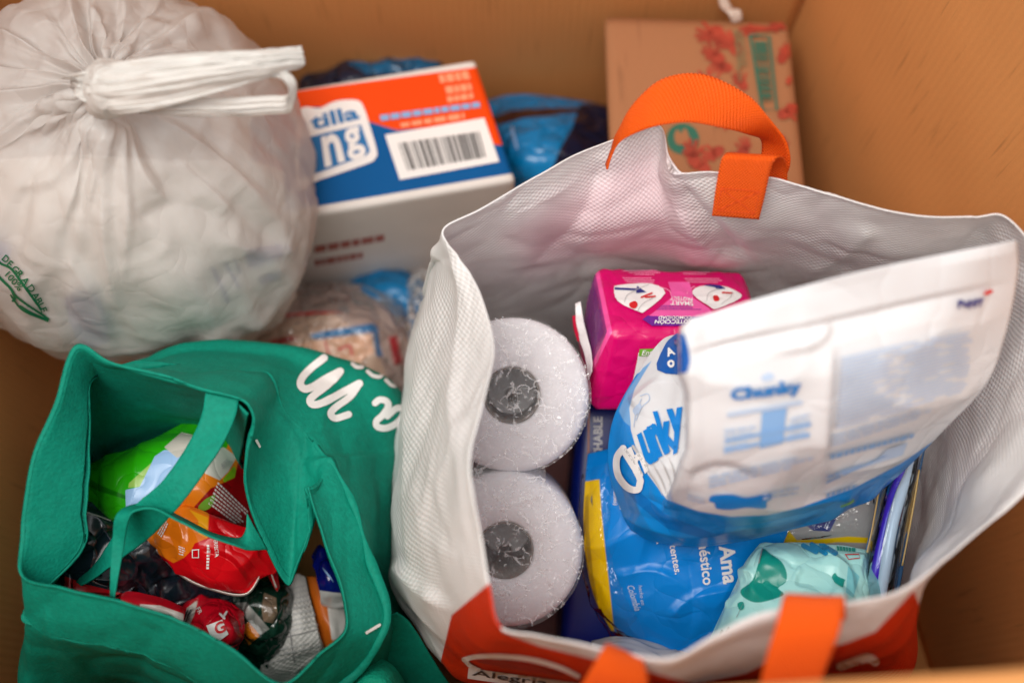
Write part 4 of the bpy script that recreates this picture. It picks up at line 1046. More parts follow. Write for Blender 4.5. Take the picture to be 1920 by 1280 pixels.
ribbon('handle', [((1135, 1232, .65), (1215, 1262, .65)), ((1140, 1208, .638), (1206, 1235, .638)), ((1132, 1212, .625), (1206, 1240, .625)), ((1110, 1250, .618), (1215, 1280, .618)), ((1080, 1300, .62), (1200, 1320, .62))],
       m_oh, wt, 12, 40, 0.0014, 0.001, 40, 10)
# stitched box on the tab
m_os = mat('orange_thread', srgb(222, 74, 8), 0.6, mottled=0)
tab = [o for o in bpy.data.objects if o.name == 'handle_tab'][0]
decal(tab, [stroke([(1352, 352), (1424, 358), (1414, 400), (1344, 394), (1352, 352)], 2, n=1), stroke([(1352, 352), (1414, 400)], 2), stroke([(1424, 358), (1344, 394)], 2)], m_os, 'stitching', lift=0.0011, step=10, parent=tab)

# ================================================================ toilet rolls
tp = thing('toilet_roll_pack', 'clear film pack of white toilet paper rolls in the tote', 'toilet paper', tuple(P(950, 890, 1.15)))
m_paper = mat('tissue_paper', (0.86, 0.83, 0.85, 1), 0.9, 0.1, bump=('noise', 260, 0.25, 0.001), mottled=0.04)
m_core = mat('grey_card_core', (0.20, 0.17, 0.15, 1), 0.9, 0.1)
AX = -FWD
def roll(cx, cy, t, r, h, hole):
    c = P(cx, cy, t)
    prof = [(hole, -h), (hole, -0.002), (hole + 0.002, 0), (r * 0.55, 0.0016), (r - 0.006, 0.001), (r - 0.002, -0.002), (r, -0.008), (r, -h + 0.006), (r - 0.004, -h), (hole, -h)]
    V, F = [], []; m = 64
    for i in range(m):
        a = 2 * math.pi * i / m
        wob = 1 + 0.006 * math.sin(3 * a + cx)
        for (q, z) in prof:
            V.append(c + RT * (q * math.cos(a) * wob) + UP * (q * math.sin(a) * wob) + AX * z)
    k = len(prof)
    for i in range(m):
        for j in range(k - 1):
            F.append([i * k + j, ((i + 1) % m) * k + j, ((i + 1) % m) * k + j + 1, i * k + j + 1])
    o = mesh_obj('roll', V, F, m_paper, tp)
    V, F = [], []
    for i in range(m):
        a = 2 * math.pi * i / m
        for z in (-0.001, -h):
            for q in (hole - 0.0002, hole - 0.0014):
                V.append(c + RT * (q * math.cos(a)) + UP * (q * math.sin(a)) + AX * z)
    for i in range(m):
        b, d = i * 4, ((i + 1) % m) * 4
        F += [[b, d, d + 1, b + 1], [b + 1, d + 1, d + 3, b + 3], [b + 3, d + 3, d + 2, b + 2], [b + 2, d + 2, d, b]]
    mesh_obj('core', V, F, m_core, o)
    return o
RR = 146 * 0.86 / FPX
roll(960, 741, 0.86, RR, 0.10, 0.0215); roll(947, 1032, 0.855, RR, 0.10, 0.0215)
roll(960, 741, 0.964, RR, 0.10, 0.006); roll(947, 1032, 0.959, RR, 0.10, 0.006)
m_film = film_mat('roll_film', 50, 0.9, 0.016, 0.14, 0.14, haze=0.12)
# film drawn over both rolls
nu, nv = 250, 440
X, Y = np.meshgrid(np.linspace(790, 1135, nu), np.linspace(570, 1205, nv))
d = np.minimum(np.hypot(X - 960, Y - 741), np.hypot(X - 947, Y - 1032)) - 148
d = np.where((np.abs(Y - 887) < 90) & (np.abs(X - 953) < 70), np.minimum(d, -5), d)
drop = np.where(d > 0, (d / 30.0) ** 1.4 * 0.02, 0)
hole = np.minimum(np.hypot(X - 960, Y - 741), np.hypot(X - 947, Y - 1032))
sag = 0.003 * np.exp(-(hole / 40) ** 4)
Tt = 0.8505 - 0.002 * (Y > 887) + np.clip(drop, 0, 0.16) + sag
G = CAM + Tt[..., None] * (FWD + RT * ((X - 960) / FPX)[..., None] - UP * ((Y - 640) / FPX)[..., None])
G = G + AX * (0.0016 * crumple(G * 55, 5) + 0.0014 * crumple(G * 120, 6))[..., None]
keep = d < 1.5
idx = np.arange(nu * nv).reshape(nv, nu)
fc = grid_faces(nv, nu)
kf = keep.ravel()[fc].all(1)
mesh_obj('film', G.reshape(-1, 3), fc[kf], m_film, tp)

# ================================================================ pink pad pack
pk = thing('sanitary_pad_pack', 'bright pink soft pack of pads with white and purple panels', 'pad pack', tuple(P(1250, 700, 1.0)))
m_pk = mat('pink_film', srgb(204, 0, 98), 0.28, 0.45, regions=[('weave', srgb(150, 50, 118)), ('edge', srgb(232, 80, 150))], mottled=0.03, bump=('crinkle', 34, 0.18, 0.006))
O = P(1144, 622, .872); E1 = P(1440, 628, .885) - O; E2 = P(1116, 500, .932) - O; E3 = P(1107, 772, .905) - O
pkb = softbox('body', O, E1, E2, E3, 0.007, 0.002, m_pk, pk, n=60, crump=0.0012, freq=38, seed=14)
paint(pkb, 'edge', [(1114, 500), (1122, 502), (1148, 622), (1112, 694), (1106, 690), (1138, 622)])
paint(pkb, 'weave', [(1085, 500), (1104, 503), (1116, 502), (1141, 622), (1110, 686), (1070, 600), (1075, 540)])
decal(pkb, [dashes([(1086, 515), (1112, 508), (1136, 622), (1104, 672)], 40, 4, 0.35, (0.05, 0.2), 0.1)], m_purple, 'mesh_print', step=None)
decals(pkb, [blob([(1151, 543), (1160, 536), (1220, 533), (1247, 551), (1210, 584), (1198, 586), (1158, 566)], 3), blob([(1298, 552), (1312, 538), (1352, 537), (1382, 548), (1388, 560), (1345, 580), (1330, 576)], 3)], m_white, 'picture')
decals(pkb, [poly((1152, 541), (1152, 545), (1192, 547), (1192, 552), (1212, 550), (1194, 538), (1193, 543)), poly((1318, 537), (1340, 541), (1344, 545), (1360, 543), (1350, 537), (1330, 535))], m_navy, 'arrow', lift=0.0014)
decals(pkb, [blob([(1180, 571), (1190, 567), (1195, 574), (1189, 581), (1181, 578)], 3), stroke([(1202, 560), (1222, 552)], 3), stroke([(1210, 560), (1228, 558)], 3), blob([(1336, 558), (1344, 556), (1348, 564), (1340, 567)], 3), stroke([(1354, 551), (1372, 552)], 3)], m_red, 'picture_detail', lift=0.0016)
decals(pkb, [stroke([(1170, 568), (1176, 556), (1196, 544), (1216, 536)], 1.2), stroke([(1195, 584), (1205, 572), (1225, 560)], 1.2), stroke([(1324, 566), (1328, 552), (1346, 544)], 1.2), stroke([(1352, 572), (1368, 560), (1372, 550)], 1.2)], m_lgrey, 'picture_detail', lift=0.0016)
m_pk2 = mat('pink_panel', srgb(228, 90, 160), 0.35, mottled=0)
decal(pkb, [poly((1252, 530), (1292, 530), (1298, 548), (1300, 560), (1330, 580), (1340, 596), (1216, 594), (1232, 582), (1258, 560), (1258, 548))], m_pk2, 'panel')
decal(pkb, [poly((1204, 600), (1214, 593), (1330, 595), (1330, 612), (1222, 612))], m_purple, 'panel')
decal(pkb, [T('SMART', [(1300, 576), (1256, 574), (1258, 566), (1298, 568)], 0.02), T('PROTECT', [(1298, 567), (1256, 565), (1257, 559), (1297, 560)], 0.01), T('PROTECCIÓN', [(1304, 611), (1226, 611), (1228, 602), (1304, 602)], 0.03), T('COMODIDAD', [(1296, 601), (1233, 601), (1235, 595), (1296, 595)], 0.02)], m_white, 'lettering', lift=0.0016, step=None)
decal(pkb, [dashes([(1228, 584), (1320, 584), (1312, 575), (1240, 574)], 3, 3, 0.35, (0.03, 0.07))], m_purple, 'lettering', lift=0.0016, step=None)
decal(pkb, [dashes([(1162, 508), (1245, 507), (1238, 518), (1195, 518)], 3, 5, 0.4, (0.03, 0.08)), dashes([(1166, 521), (1236, 521), (1232, 533), (1176, 532)], 3, 6, 0.4, (0.03, 0.08)), dashes([(1280, 512), (1336, 510), (1334, 517), (1282, 517)], 2, 7, 0.4, (0.05, 0.1)), dashes([(1282, 522), (1352, 522), (1356, 533), (1290, 532)], 3, 8, 0.4, (0.03, 0.08)), stroke([(1258, 555), (1254, 546), (1234, 538)], 1.5), stroke([(1288, 556), (1290, 546), (1302, 538)], 1.5)], m_pink, 'lettering', step=None)
decal(pkb, [poly((1197, 660), (1300, 655), (1300, 716), (1186, 714))], m_white, 'label')
decal(pkb, [poly((1199, 653), (1300, 650), (1300, 664), (1197, 666))], m_lime, 'label_band', lift=0.0013)
decal(pkb, [T('Entre noches', [(1202, 655), (1280, 653), (1280, 663), (1202, 664)], 0.01, 0.3)], m_white, 'lettering', lift=0.002, step=None)
decal(pkb, [TA('Ex', 1220, 673, 5, 0), stroke([(1194, 700), (1208, 690), (1216, 702), (1202, 708), (1194, 700)], 1.4, n=1), stroke([(1206, 696), (1200, 701), (1206, 704)], 1.4)], m_grey, 'lettering', lift=0.0014, step=None)
# white side fin of the wrapper
m_fin = mat('white_wrapper_fin', (0.74, 0.70, 0.69, 1), 0.35, 0.5)
ribbon('fin', [((1079, 570, .925), (1089, 566, .925)), ((1080, 600, .92), (1094, 600, .918)), ((1087, 635, .913), (1101, 632, .908)), ((1096, 670, .905), (1110, 672, .90)), ((1103, 712, .90), (1112, 696, .895))], m_fin, pk, 10, 40, 0.0008, 0.003, 60, 3)
m_finr = mat('red_wrapper_fin', srgb(200, 20, 60), 0.35)
ribbon('fin', [((1073, 592, .926), (1081, 590, .924)), ((1076, 615, .922), (1084, 618, .918)), ((1083, 640, .915), (1090, 642, .912))], m_finr, pk, 6, 20, 0.0008, 0.001)

# ================================================================ navy box under the blue pack
nb = thing('navy_carton', 'dark navy box beneath the bright blue pack', 'carton', tuple(P(1120, 980, 1.12)))
m_nb = mat('navy_card', srgb(8, 30, 120), 0.35, 0.5, mottled=0.05)
O = P(1086, 752, .965); softbox('body', O, P(1350, 752, .965) - O, P(1050, 1225, .955) - O, np.array([0, 0, -0.16]), 0.006, 0.002, m_nb, nb, n=20)
nbb = [o for o in nb.children][0]
decal(nbb, [TA('DESECHABLE', 1121, 906, 17, -90, 0.025, wscale=0.95)], m_white, 'lettering')
decal(nbb, [stroke([(1104, 770), (1103, 850), (1101, 890)], 3)], mat('copper_edge', srgb(190, 100, 50), 0.4), 'stripe')

# ================================================================ bright blue pet pad pack
bp = thing('blue_pack', 'bright blue pack with yellow side and white sideways lettering', 'pack', tuple(P(1280, 1000, 1.02)))
m_bpk = mat('blue_pack_film', srgb(0, 128, 212), 0.32, 0.35, bump=('crinkle', 24, 0.22, 0.010), regions=[('yellow', srgb(240, 196, 10)), ('seam', srgb(190, 150, 20))], mottled=0.04, edge=1.2)
G = soft([[(1102, 850, .925), (1160, 838, .92), (1250, 830, .91), (1370, 850, .905), (1500, 880, .905)],
          [(1097, 905, .915), (1135, 895, .904), (1240, 890, .895), (1370, 905, .892), (1500, 930, .895)],
          [(1094, 980, .912), (1130, 980, .898), (1230, 980, .888), (1360, 985, .885), (1480, 990, .89)],
          [(1100, 1060, .912), (1138, 1060, .898), (1230, 1065, .888), (1350, 1070, .886), (1450, 1060, .892)],
          [(1118, 1130, .915), (1150, 1130, .90), (1230, 1145, .89), (1330, 1150, .888), (1410, 1130, .895)],
          [(1146, 1182, .92), (1180, 1192, .91), (1240, 1215, .902), (1310, 1236, .90), (1380, 1200, .905)]], 150, 150, 0.0055, 12, 91, 0.003)
G = creases(G, [([(1180, 980), (1240, 1010), (1330, 1000)], -.004, 14), ([(1150, 1080), (1230, 1070), (1300, 1110)], .005, 12), ([(1250, 1160), (1300, 1120), (1400, 1100)], .005, 12), ([(1200, 900), (1210, 1000), (1180, 1100)], .004, 14), ([(1290, 1040), (1300, 1130), (1290, 1200)], -.004, 16)])
o = pillow('body', G, 0.05, m_bpk, bp)
paint(o, 'yellow', [(1080, 905), (1098, 902), (1124, 898), (1128, 960), (1135, 1030), (1143, 1100), (1152, 1184), (1130, 1190), (1070, 1080), (1080, 960)])
paint(o, 'seam', [(1098, 930), (1104, 925), (1104, 990), (1112, 1080), (1122, 1125), (1116, 1125), (1102, 1050), (1095, 980)])
decal(o, [TA('nidades)', 1153, 912, 10, 88, 0.01), TA('s.', 1236, 1005, 12, 88, 0.02), TA('sistentes.', 1258, 1000, 13, 80, 0.015, wscale=1.1), TA('doméstico', 1314, 978, 21, 83, 0.02, wscale=0.98), TA('de Ama', 1356, 976, 30, 83, 0.03, wscale=0.95)], m_white, 'lettering')
decal(o, [TA('hecho en', 1201, 1096, 7, 82, 0.005, 0.2), TA('Colombia', 1182, 1096, 13, 72, 0.01, 0.4, 0.7), TA('ar', 1166, 940, 12, 80, 0.02)], m_ppblue, 'lettering')
m_cf = film_mat('blue_pack_clear_film', 40, 0.45, 0.004, 0.05, 0.10)
G2 = soft([[(1092, 882, .92), (1130, 870, .905), (1150, 870, .905)], [(1085, 960, .915), (1120, 960, .895), (1145, 960, .895)], [(1088, 1050, .91), (1128, 1050, .893), (1150, 1050, .893)], [(1108, 1130, .915), (1150, 1130, .895), (1180, 1130, .893)], [(1150, 1192, .925), (1190, 1200, .908), (1230, 1205, .905)], [(1220, 1222, .915), (1260, 1222, .905), (1290, 1225, .9)]], 50, 90, 0.004, 26, 19, 0.002)
sheet('film', G2, m_cf, bp)

# grey crumpled liner at the bottom
gl = thing('grey_film_bag', 'pale grey crumpled film at the bottom of the white tote', 'film', tuple(P(1230, 1240, .95)))
m_gl = mat('grey_film', (0.55, 0.54, 0.56, 1), 0.25, 0.6, mottled=0.1, transl=0.2)
G = soft([[(1110, 1200, .92), (1160, 1192, .90), (1230, 1205, .90), (1310, 1240, .905)], [(1105, 1225, .88), (1160, 1222, .86), (1235, 1240, .86), (1320, 1262, .87)], [(1110, 1270, .87), (1170, 1270, .85), (1240, 1280, .85), (1330, 1290, .86)], [(1120, 1320, .89), (1170, 1320, .88), (1240, 1320, .88), (1330, 1320, .89)]], 80, 60, 0.007, 24, 17, 0.004)
pillow('body', G, 0.05, m_gl, gl)

# ================================================================ mint pouch
mp = thing('mint_pouch', 'pale mint pouch with teal leaf shapes in the tote', 'pouch', tuple(P(1480, 1150, .95)))
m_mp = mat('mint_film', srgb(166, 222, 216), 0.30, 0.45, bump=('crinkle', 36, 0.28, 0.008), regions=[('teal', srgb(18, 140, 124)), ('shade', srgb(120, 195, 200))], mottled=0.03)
G = soft([[(1424, 1032, .875), (1450, 1020, .865), (1500, 1016, .86), (1570, 1022, .86), (1618, 1032, .865), (1640, 1052, .88)],
          [(1398, 1062, .86), (1432, 1050, .835), (1490, 1045, .835), (1560, 1050, .835), (1615, 1060, .842), (1655, 1085, .865)],
          [(1374, 1105, .855), (1420, 1100, .83), (1490, 1095, .82), (1560, 1100, .82), (1620, 1110, .825), (1660, 1130, .86)],
          [(1345, 1165, .85), (1400, 1165, .815), (1480, 1165, .80), (1560, 1170, .80), (1620, 1175, .82), (1660, 1185, .855)],
          [(1312, 1238, .85), (1380, 1245, .825), (1470, 1250, .815), (1560, 1250, .815), (1620, 1245, .83), (1655, 1240, .855)]], 130, 120, 0.006, 16, 29, 0.003)
G = creases(G, [([(1500, 1060), (1490, 1100), (1540, 1110)], .005, 9), ([(1440, 1030), (1480, 1050), (1500, 1090)], -.004, 8), ([(1540, 1030), (1590, 1070), (1600, 1130)], .006, 10), ([(1380, 1070), (1412, 1075), (1405, 1130)], .005, 9), ([(1500, 1150), (1560, 1120), (1570, 1080)], .005, 9)])
o = pillow('body', G, 0.06, m_mp, mp)
paint(o, 'teal', smooth_poly([(1430, 1028), (1445, 1038), (1465, 1052), (1475, 1073), (1473, 1091), (1459, 1102), (1470, 1113), (1449, 1123), (1417, 1129), (1393, 1118), (1389, 1105), (1404, 1094), (1414, 1081), (1422, 1054)], 3))
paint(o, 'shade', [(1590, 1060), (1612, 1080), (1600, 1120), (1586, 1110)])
m_bt = mat('print_turquoise', srgb(30, 140, 185), 0.4, mottled=0)
decal(o, [stroke([(1506, 1024), (1530, 1036)], 9), stroke([(1522, 1022), (1548, 1038)], 9), stroke([(1540, 1022), (1566, 1038)], 9)], m_bt, 'lettering')
decals(o, [blob([(1560, 1082), (1566, 1074), (1572, 1082), (1584, 1088), (1576, 1094), (1580, 1102), (1568, 1094)], 3), blob([(1384, 1132), (1394, 1128), (1396, 1140), (1388, 1144)], 3), stroke([(1356, 1182), (1352, 1190)], 5), stroke([(1368, 1176), (1364, 1184)], 4), dashes([(1568, 1024), (1604, 1028), (1604, 1036), (1570, 1034)], 1, 4, 0.8, (0.1, 0.2), 0)], m_teal, 'leaf_print')
decal(o, [stroke([(1584, 1040), (1610, 1040), (1612, 1047), (1590, 1049), (1584, 1040)], 1.6, n=1)], m_red, 'label_frame')
decals(o, [stroke([(1424, 1056), (1430, 1030)], 1.6), stroke([(1394, 1132), (1382, 1158)], 3, taper=True)], m_grey, 'crease_print')

# ================================================================ cloth pack with navy and yellow card
cl = thing('cloth_pack', 'grey pack with navy panel and yellow edge behind mint pouch', 'pack', tuple(P(1560, 970, 1.0)))
m_cl = mat('grey_cloth_card', (0.36, 0.36, 0.36, 1), 0.5, 0.4, regions=[('navy', srgb(14, 40, 125)), ('yellow', srgb(232, 196, 10))], mottled=0.08)
G = soft([[(1440, 930, .92), (1520, 905, .91), (1600, 880, .905), (1690, 850, .91)], [(1450, 970, .905), (1530, 950, .895), (1610, 930, .89), (1690, 910, .90)], [(1462, 1005, .90), (1540, 995, .89), (1620, 985, .885), (1690, 975, .895)], [(1470, 1040, .905), (1540, 1040, .90), (1620, 1040, .895), (1690, 1040, .905)]], 70, 60, 0.0015, 20, 37, 0.002)
o = pillow('body', G, 0.03, m_cl, cl)
paint(o, 'navy', [(1430, 925), (1480, 950), (1500, 975), (1524, 994), (1556, 996), (1578, 952), (1600, 900), (1440, 900)])
paint(o, 'yellow', [(1462, 978), (1472, 985), (1494, 1012), (1540, 1010), (1590, 1005), (1640, 1008), (1640, 1018), (1570, 1016), (1500, 1024), (1462, 1020)])
decal(o, [dashes([(1522, 985), (1540, 945), (1546, 948), (1528, 988)], 2, 4, 0.4, (0.1, 0.2)), dashes([(1545, 985), (1566, 948), (1572, 952), (1551, 990)], 2, 6, 0.4, (0.1, 0.2))], m_ppblue, 'lettering')
G2 = soft([[(1440, 925, .90), (1520, 900, .892), (1600, 878, .887), (1690, 848, .892)], [(1450, 970, .886), (1530, 950, .876), (1610, 930, .87), (1690, 910, .88)], [(1470, 1020, .885), (1540, 1008, .875), (1620, 1000, .87), (1690, 985, .88)]], 70, 60, 0.005, 26, 47, 0.002)
sheet('film', G2, m_cf, cl)

# ================================================================ toothbrush blister
tb = thing('toothbrush_pack', 'purple and white toothbrush in a clear blister pack', 'toothbrush', tuple(P(1670, 990, .95)))
m_tpu = mat('purple_plastic', srgb(82, 40, 195), 0.25, 0.5, mottled=0)
m_twh = mat('white_plastic', (0.80, 0.80, 0.84, 1), 0.25, 0.5, mottled=0)
def tube(name, path, rad, mat_, parent, m=14, nv=70):
    net = np.array([[P(*p)] for p in path]); C = (crw(len(path), nv, False) @ net[:, 0])
    t_ = np.gradient(C, axis=0); t_ /= np.linalg.norm(t_, axis=1, keepdims=True)
    rr = np.interp(np.linspace(0, 1, nv), np.linspace(0, 1, len(rad)), rad)
    a1 = np.cross(t_, FWD); a1 /= np.linalg.norm(a1, axis=1, keepdims=True); a2 = np.cross(t_, a1)
    th = np.linspace(0, 2 * np.pi, m, endpoint=False)
    G = C[:, None] + rr[:, None, None] * (a1[:, None] * np.cos(th)[None, :, None] + a2[:, None] * np.sin(th)[None, :, None])
    V = np.concatenate([G.reshape(-1, 3), C[:1], C[-1:]])
    F = grid_faces(nv, m, True).tolist()
    e = nv * m
    for i in range(m):
        F.append([e, (i + 1) % m, i]); F.append([e + 1, (nv - 1) * m + i, (nv - 1) * m + (i + 1) % m])
    return mesh_obj(name, V, F, mat_, parent, None, True, True)
tube('handle', [(1712, 840, .872), (1692, 890, .862), (1672, 940, .855), (1656, 1000, .85), (1644, 1060, .846), (1634, 1125, .845)], [.0035, .0045, .0042, .0042, .0046, .0048], m_tpu, tb)
tube('neck', [(1722, 842, .868), (1704, 892, .856), (1688, 930, .85), (1673, 985, .844), (1662, 1050, .84), (1652, 1125, .84)], [.0035, .004, .0042, .0042, .0042, .004], m_twh, tb)
m_card = mat('blister_card', srgb(60, 105, 150), 0.3, 0.5, regions=[('gold', srgb(195, 150, 75)), ('red', srgb(150, 30, 45))], mottled=0.25, mscale=60)
G = grid(pxnet([[(1668, 850, .885), (1700, 845, .885), (1735, 840, .885)], [(1640, 960, .872), (1676, 960, .872), (1712, 960, .872)], [(1616, 1060, .862), (1655, 1060, .862), (1695, 1060, .862)], [(1604, 1140, .86), (1645, 1140, .86), (1680, 1140, .86)]]), 30, 60)
o = pillow('card', G, 0.003, m_card, tb)
paint(o, 'gold', [(1722, 900), (1716, 960), (1700, 1000), (1692, 985), (1706, 920)])
paint(o, 'red', [(1692, 930), (1700, 910), (1690, 980), (1682, 990)])
m_blc = film_mat('blister_plastic', 18, 0.25, 0.003, 0.03, 0.06, (0.86, 0.92, 0.96, 1))
G = grid(pxnet([[(1672, 846, .88), (1680, 846, .85), (1700, 844, .842), (1724, 842, .85), (1732, 842, .88)], [(1645, 955, .866), (1655, 955, .838), (1678, 955, .83), (1700, 955, .838), (1708, 955, .866)], [(1620, 1060, .858), (1630, 1060, .83), (1652, 1060, .822), (1678, 1060, .83), (1688, 1060, .858)], [(1606, 1138, .856), (1616, 1138, .832), (1642, 1138, .825), (1664, 1138, .832), (1674, 1138, .856)]]), 40, 60)
sheet('blister', G, m_blc, tb, False, 0.0006)
m_gold = mat('gold_edge', srgb(200, 165, 95), 0.3, 0.6)
ribbon('card_edge', [((1650, 900, .866), (1653, 900, .866)), ((1632, 1000, .858), (1635, 1000, .858)), ((1616, 1070, .854), (1618, 1070, .854))], m_gold, tb, 3, 30, 0.001)
ribbon('card_edge', [((1722, 880, .868), (1725, 880, .868)), ((1708, 965, .862), (1711, 965, .862)), ((1690, 1060, .854), (1693, 1060, .854))], m_gold, tb, 3, 30, 0.001)

# ================================================================ big dog food bag
df = thing('dog_food_bag', 'large white and blue pet food bag leaning out of the tote', 'pet food bag', tuple(P(1450, 900, 1.05)))
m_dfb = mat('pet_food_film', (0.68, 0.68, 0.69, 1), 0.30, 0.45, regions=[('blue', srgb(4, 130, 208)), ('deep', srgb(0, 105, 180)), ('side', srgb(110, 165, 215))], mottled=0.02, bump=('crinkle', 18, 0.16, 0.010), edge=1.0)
DN = [
 [(1282, 624, .80), (1286, 622, .79), (1292, 618, .78), (1298, 612, .73), (1290, 600, .675), (1330, 588, .668), (1420, 560, .665), (1600, 512, .67), (1780, 474, .68), (1908, 450, .69)],
 [(1238, 640, .83), (1258, 652, .815), (1282, 662, .80), (1304, 668, .76), (1280, 655, .68), (1330, 655, .672), (1430, 640, .67), (1610, 585, .68), (1790, 542, .69), (1908, 520, .71)],
 [(1185, 715, .85), (1220, 730, .825), (1265, 745, .805), (1302, 758, .78), (1284, 745, .69), (1330, 750, .682), (1430, 740, .682), (1610, 690, .69), (1775, 648, .705), (1884, 632, .73)],
 [(1148, 790, .86), (1190, 818, .83), (1245, 838, .81), (1302, 850, .79), (1287, 850, .715), (1330, 850, .705), (1430, 840, .70), (1595, 792, .71), (1745, 750, .725), (1848, 722, .75)],
 [(1140, 870, .865), (1180, 900, .84), (1225, 920, .82), (1264, 930, .805), (1277, 925, .755), (1325, 935, .745), (1415, 930, .74), (1562, 882, .745), (1692, 838, .76), (1768, 808, .78)],
 [(1158, 940, .875), (1192, 962, .85), (1228, 972, .83), (1262, 980, .815), (1290, 982, .80), (1335, 985, .793), (1410, 982, .79), (1542, 945, .79), (1652, 897, .795), (1712, 866, .81)],
 [(1186, 992, .885), (1215, 1010, .87), (1250, 1018, .86), (1285, 1023, .855), (1315, 1023, .85), (1360, 1018, .848), (1430, 1006, .845), (1532, 975, .84), (1612, 940, .84), (1655, 918, .85)]]
G = soft(DN, 220, 170, 0.0045, 10, 55, 0.0035, fade=0.05)
G = creases(G, [([(1556, 640), (1548, 760), (1536, 930)], .007, 16), ([(1284, 668), (1400, 640), (1560, 606), (1900, 530)], -.007, 12), ([(1560, 600), (1530, 640), (1430, 660)], .006, 14), ([(1290, 900), (1350, 880), (1440, 900)], -.005, 16), ([(1240, 960), (1270, 910), (1285, 840)], .006, 8), ([(1160, 960), (1220, 985), (1300, 1000), (1420, 985)], .006, 10), ([(1200, 930), (1270, 960), (1360, 985)], -.004, 12), ([(1180, 760), (1230, 720), (1280, 715)], .005, 12)])
o = pillow('body', G, 0.09, m_dfb, df)
paint(o, 'blue', [(1212, 690), (1186, 735), (1179, 765), (1183, 806), (1192, 838), (1212, 885), (1250, 936), (1309, 958), (1371, 968), (1439, 965), (1500, 951), (1600, 915), (1690, 868), (1760, 820), (1800, 900), (1640, 1000), (1300, 1080), (1150, 1050), (1080, 850), (1130, 740)])
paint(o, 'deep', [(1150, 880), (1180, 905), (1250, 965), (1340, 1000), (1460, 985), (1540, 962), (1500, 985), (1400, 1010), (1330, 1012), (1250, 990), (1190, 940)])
paint(o, 'side', [(1222, 676), (1190, 728), (1180, 765), (1183, 800), (1170, 790), (1160, 770), (1175, 735), (1205, 690)])
DF = o
m_dfbl = mat('pet_food_blue', srgb(4, 125, 205), 0.3, mottled=0)
# brand lettering curving over the side: one letter after another
def glyphs(spec, mt, bold=0.05):
    decal(DF, [T(ch, q, bold) for ch, q in spec], mt, 'lettering', lift=0.0016, step=5)
glyphs([('h', [(1178, 842), (1200, 828), (1218, 880), (1202, 896)])], m_white, 0.05)
decal(DF, [script([(1172, 840), (1160, 858), (1162, 888), (1180, 912), (1198, 916), (1203, 902)], 13), script([(1172, 842), (1184, 862), (1196, 882), (1204, 900)], 12)], m_white, 'lettering', lift=0.0016, step=5)
glyphs([('u', [(1197, 815), (1216, 803), (1238, 862), (1216, 876)]), ('n', [(1214, 800), (1234, 790), (1256, 848), (1236, 858)]), ('k', [(1226, 772), (1254, 768), (1274, 838), (1250, 848)]), ('y', [(1252, 768), (1282, 762), (1284, 840), (1262, 852)])], m_dfbl, 0.06)
decal(DF, [stroke([(1176, 842), (1190, 862), (1206, 886)], 4), stroke([(1190, 836), (1204, 858), (1214, 872)], 5), stroke([(1212, 874), (1230, 900), (1244, 928)], 2.5, taper=True), stroke([(1226, 868), (1240, 895), (1252, 925)], 2.5, taper=True), stroke([(1240, 862), (1252, 886), (1262, 912)], 2.5, taper=True), stroke([(1254, 856), (1264, 880), (1270, 900)], 2.5, taper=True)], m_lgrey, 'brush_mark', lift=0.0016, step=5)
decal(DF, [stroke([(1202, 742), (1216, 738), (1218, 750), (1204, 764), (1194, 788)], 1.6), stroke([(1190, 800), (1194, 772), (1204, 748)], 1.6), blob([(1188, 768), (1200, 756), (1204, 764), (1194, 778)], 3)], m_ppblue, 'sketch')
decal(DF, [blob([(1234, 694), (1246, 652), (1262, 632), (1285, 628), (1290, 696)], 3)], mat('badge_blue', srgb(10, 85, 165), 0.3, mottled=0), 'badge')
decal(DF, [TA('A', 1252, 662, 16, -20, 0.04), TA('o', 1254, 682, 14, 0, 0.04)], m_white, 'lettering', lift=0.0016)
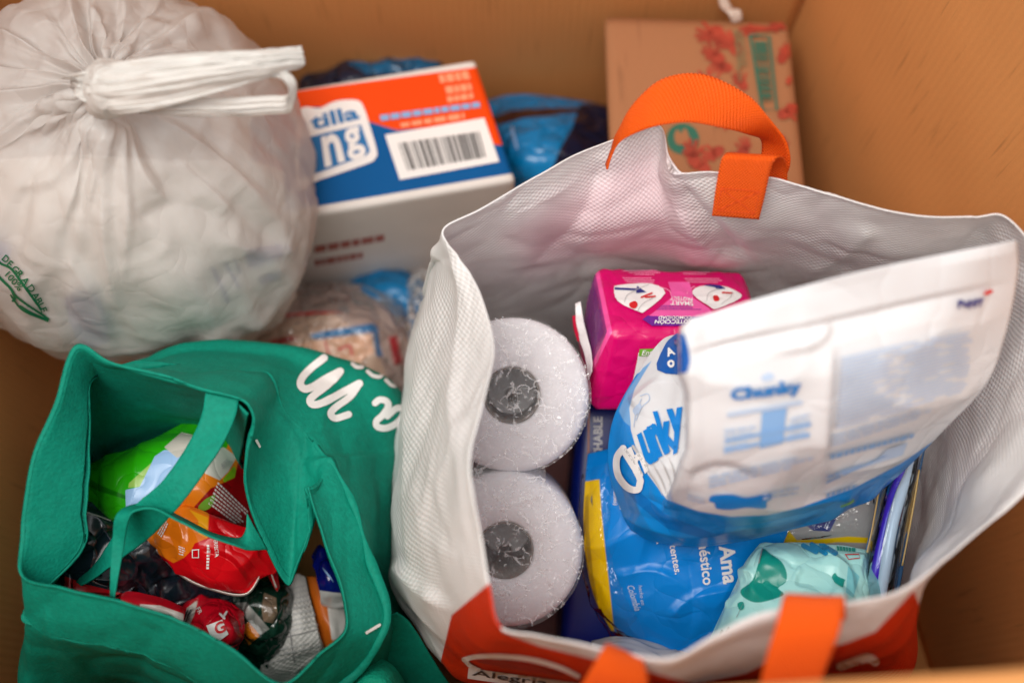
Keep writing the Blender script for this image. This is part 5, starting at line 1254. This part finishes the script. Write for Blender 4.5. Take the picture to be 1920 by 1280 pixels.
# back panel
decal(DF, [T('Chunky', [(1368, 726), (1500, 708), (1502, 738), (1372, 754)], 0.05)], m_blue, 'lettering', lift=0.002)
decal(DF, [blob([(1426, 706), (1440, 698), (1450, 702), (1448, 710), (1432, 714)], 3)], m_ppblue, 'emblem')
decal(DF, [stroke([(1366, 775), (1430, 764), (1500, 752)], 7), dashes([(1358, 800), (1420, 792), (1414, 838), (1356, 850)], 5, 3, 0.5, (0.15, 0.5)), dashes([(1480, 780), (1520, 768), (1514, 820), (1474, 828)], 5, 13, 0.5, (0.15, 0.5))], m_ppblue, 'lettering', lift=0.0018, step=5)
decal(DF, [poly((1428, 770), (1474, 762), (1466, 828), (1424, 838))], m_pblue, 'table', lift=0.0014, step=5)
decal(DF, [rects([(1362, 814), (1520, 782), (1514, 826), (1356, 852)], [(0, 0.15, 1, 0.3), (0, 0.6, 1, 0.75)])], m_pblue, 'table', lift=0.002, step=5)
decal(DF, [dashes([(1568, 668), (1822, 612), (1806, 730), (1556, 800)], 20, 23, 0.5, (0.25, 0.6), 0.05)], m_ppblue, 'lettering', lift=0.0035, step=5)
decal(DF, [dashes([(1556, 812), (1760, 752), (1740, 774), (1554, 836)], 3, 24, 0.55, (0.05, 0.16)), dashes([(1330, 888), (1530, 842), (1520, 866), (1330, 912)], 3, 26, 0.6, (0.06, 0.2)), dashes([(1290, 920), (1330, 932), (1330, 944), (1290, 934)], 2, 27, 0.5, (0.1, 0.3)), dashes([(1430, 918), (1500, 905), (1500, 922), (1430, 934)], 2, 28, 0.5, (0.1, 0.3))], m_ppblue, 'lettering', lift=0.0018, step=5)
decal(DF, [dashes([(1554, 846), (1714, 806), (1708, 818), (1552, 860)], 1, 29, 0.7, (0.04, 0.09), 0), dashes([(1550, 886), (1600, 868), (1690, 838), (1545, 905)], 2, 30, 0.5, (0.1, 0.3)), dashes([(1548, 920), (1606, 902), (1604, 910), (1546, 930)], 1, 31, 0.8, (0.1, 0.2), 0)], m_pblue, 'lettering', lift=0.0018, step=5)
decal(DF, [poly((1574, 880), (1640, 860), (1660, 840), (1700, 826), (1690, 850), (1560, 892))], m_ppblue, 'table', lift=0.0014, step=5)
decal(DF, [T('Puppy', [(1792, 562), (1842, 550), (1840, 572), (1792, 582)], 0.04)], m_navy, 'lettering', lift=0.002)
decal(DF, [stroke([(1844, 548), (1854, 544)], 7)], m_red, 'emblem', lift=0.002)
decal(DF, [blob([(1336, 926), (1372, 924), (1400, 930), (1440, 922), (1448, 930), (1436, 938), (1434, 950), (1400, 948), (1372, 952), (1344, 950), (1340, 940), (1330, 936)], 3)], m_dfbl, 'emblem', lift=0.0012)
decal(DF, [stroke([(1576, 944), (1592, 938), (1596, 934)], 4)], m_lime, 'leaf_print', lift=0.002)
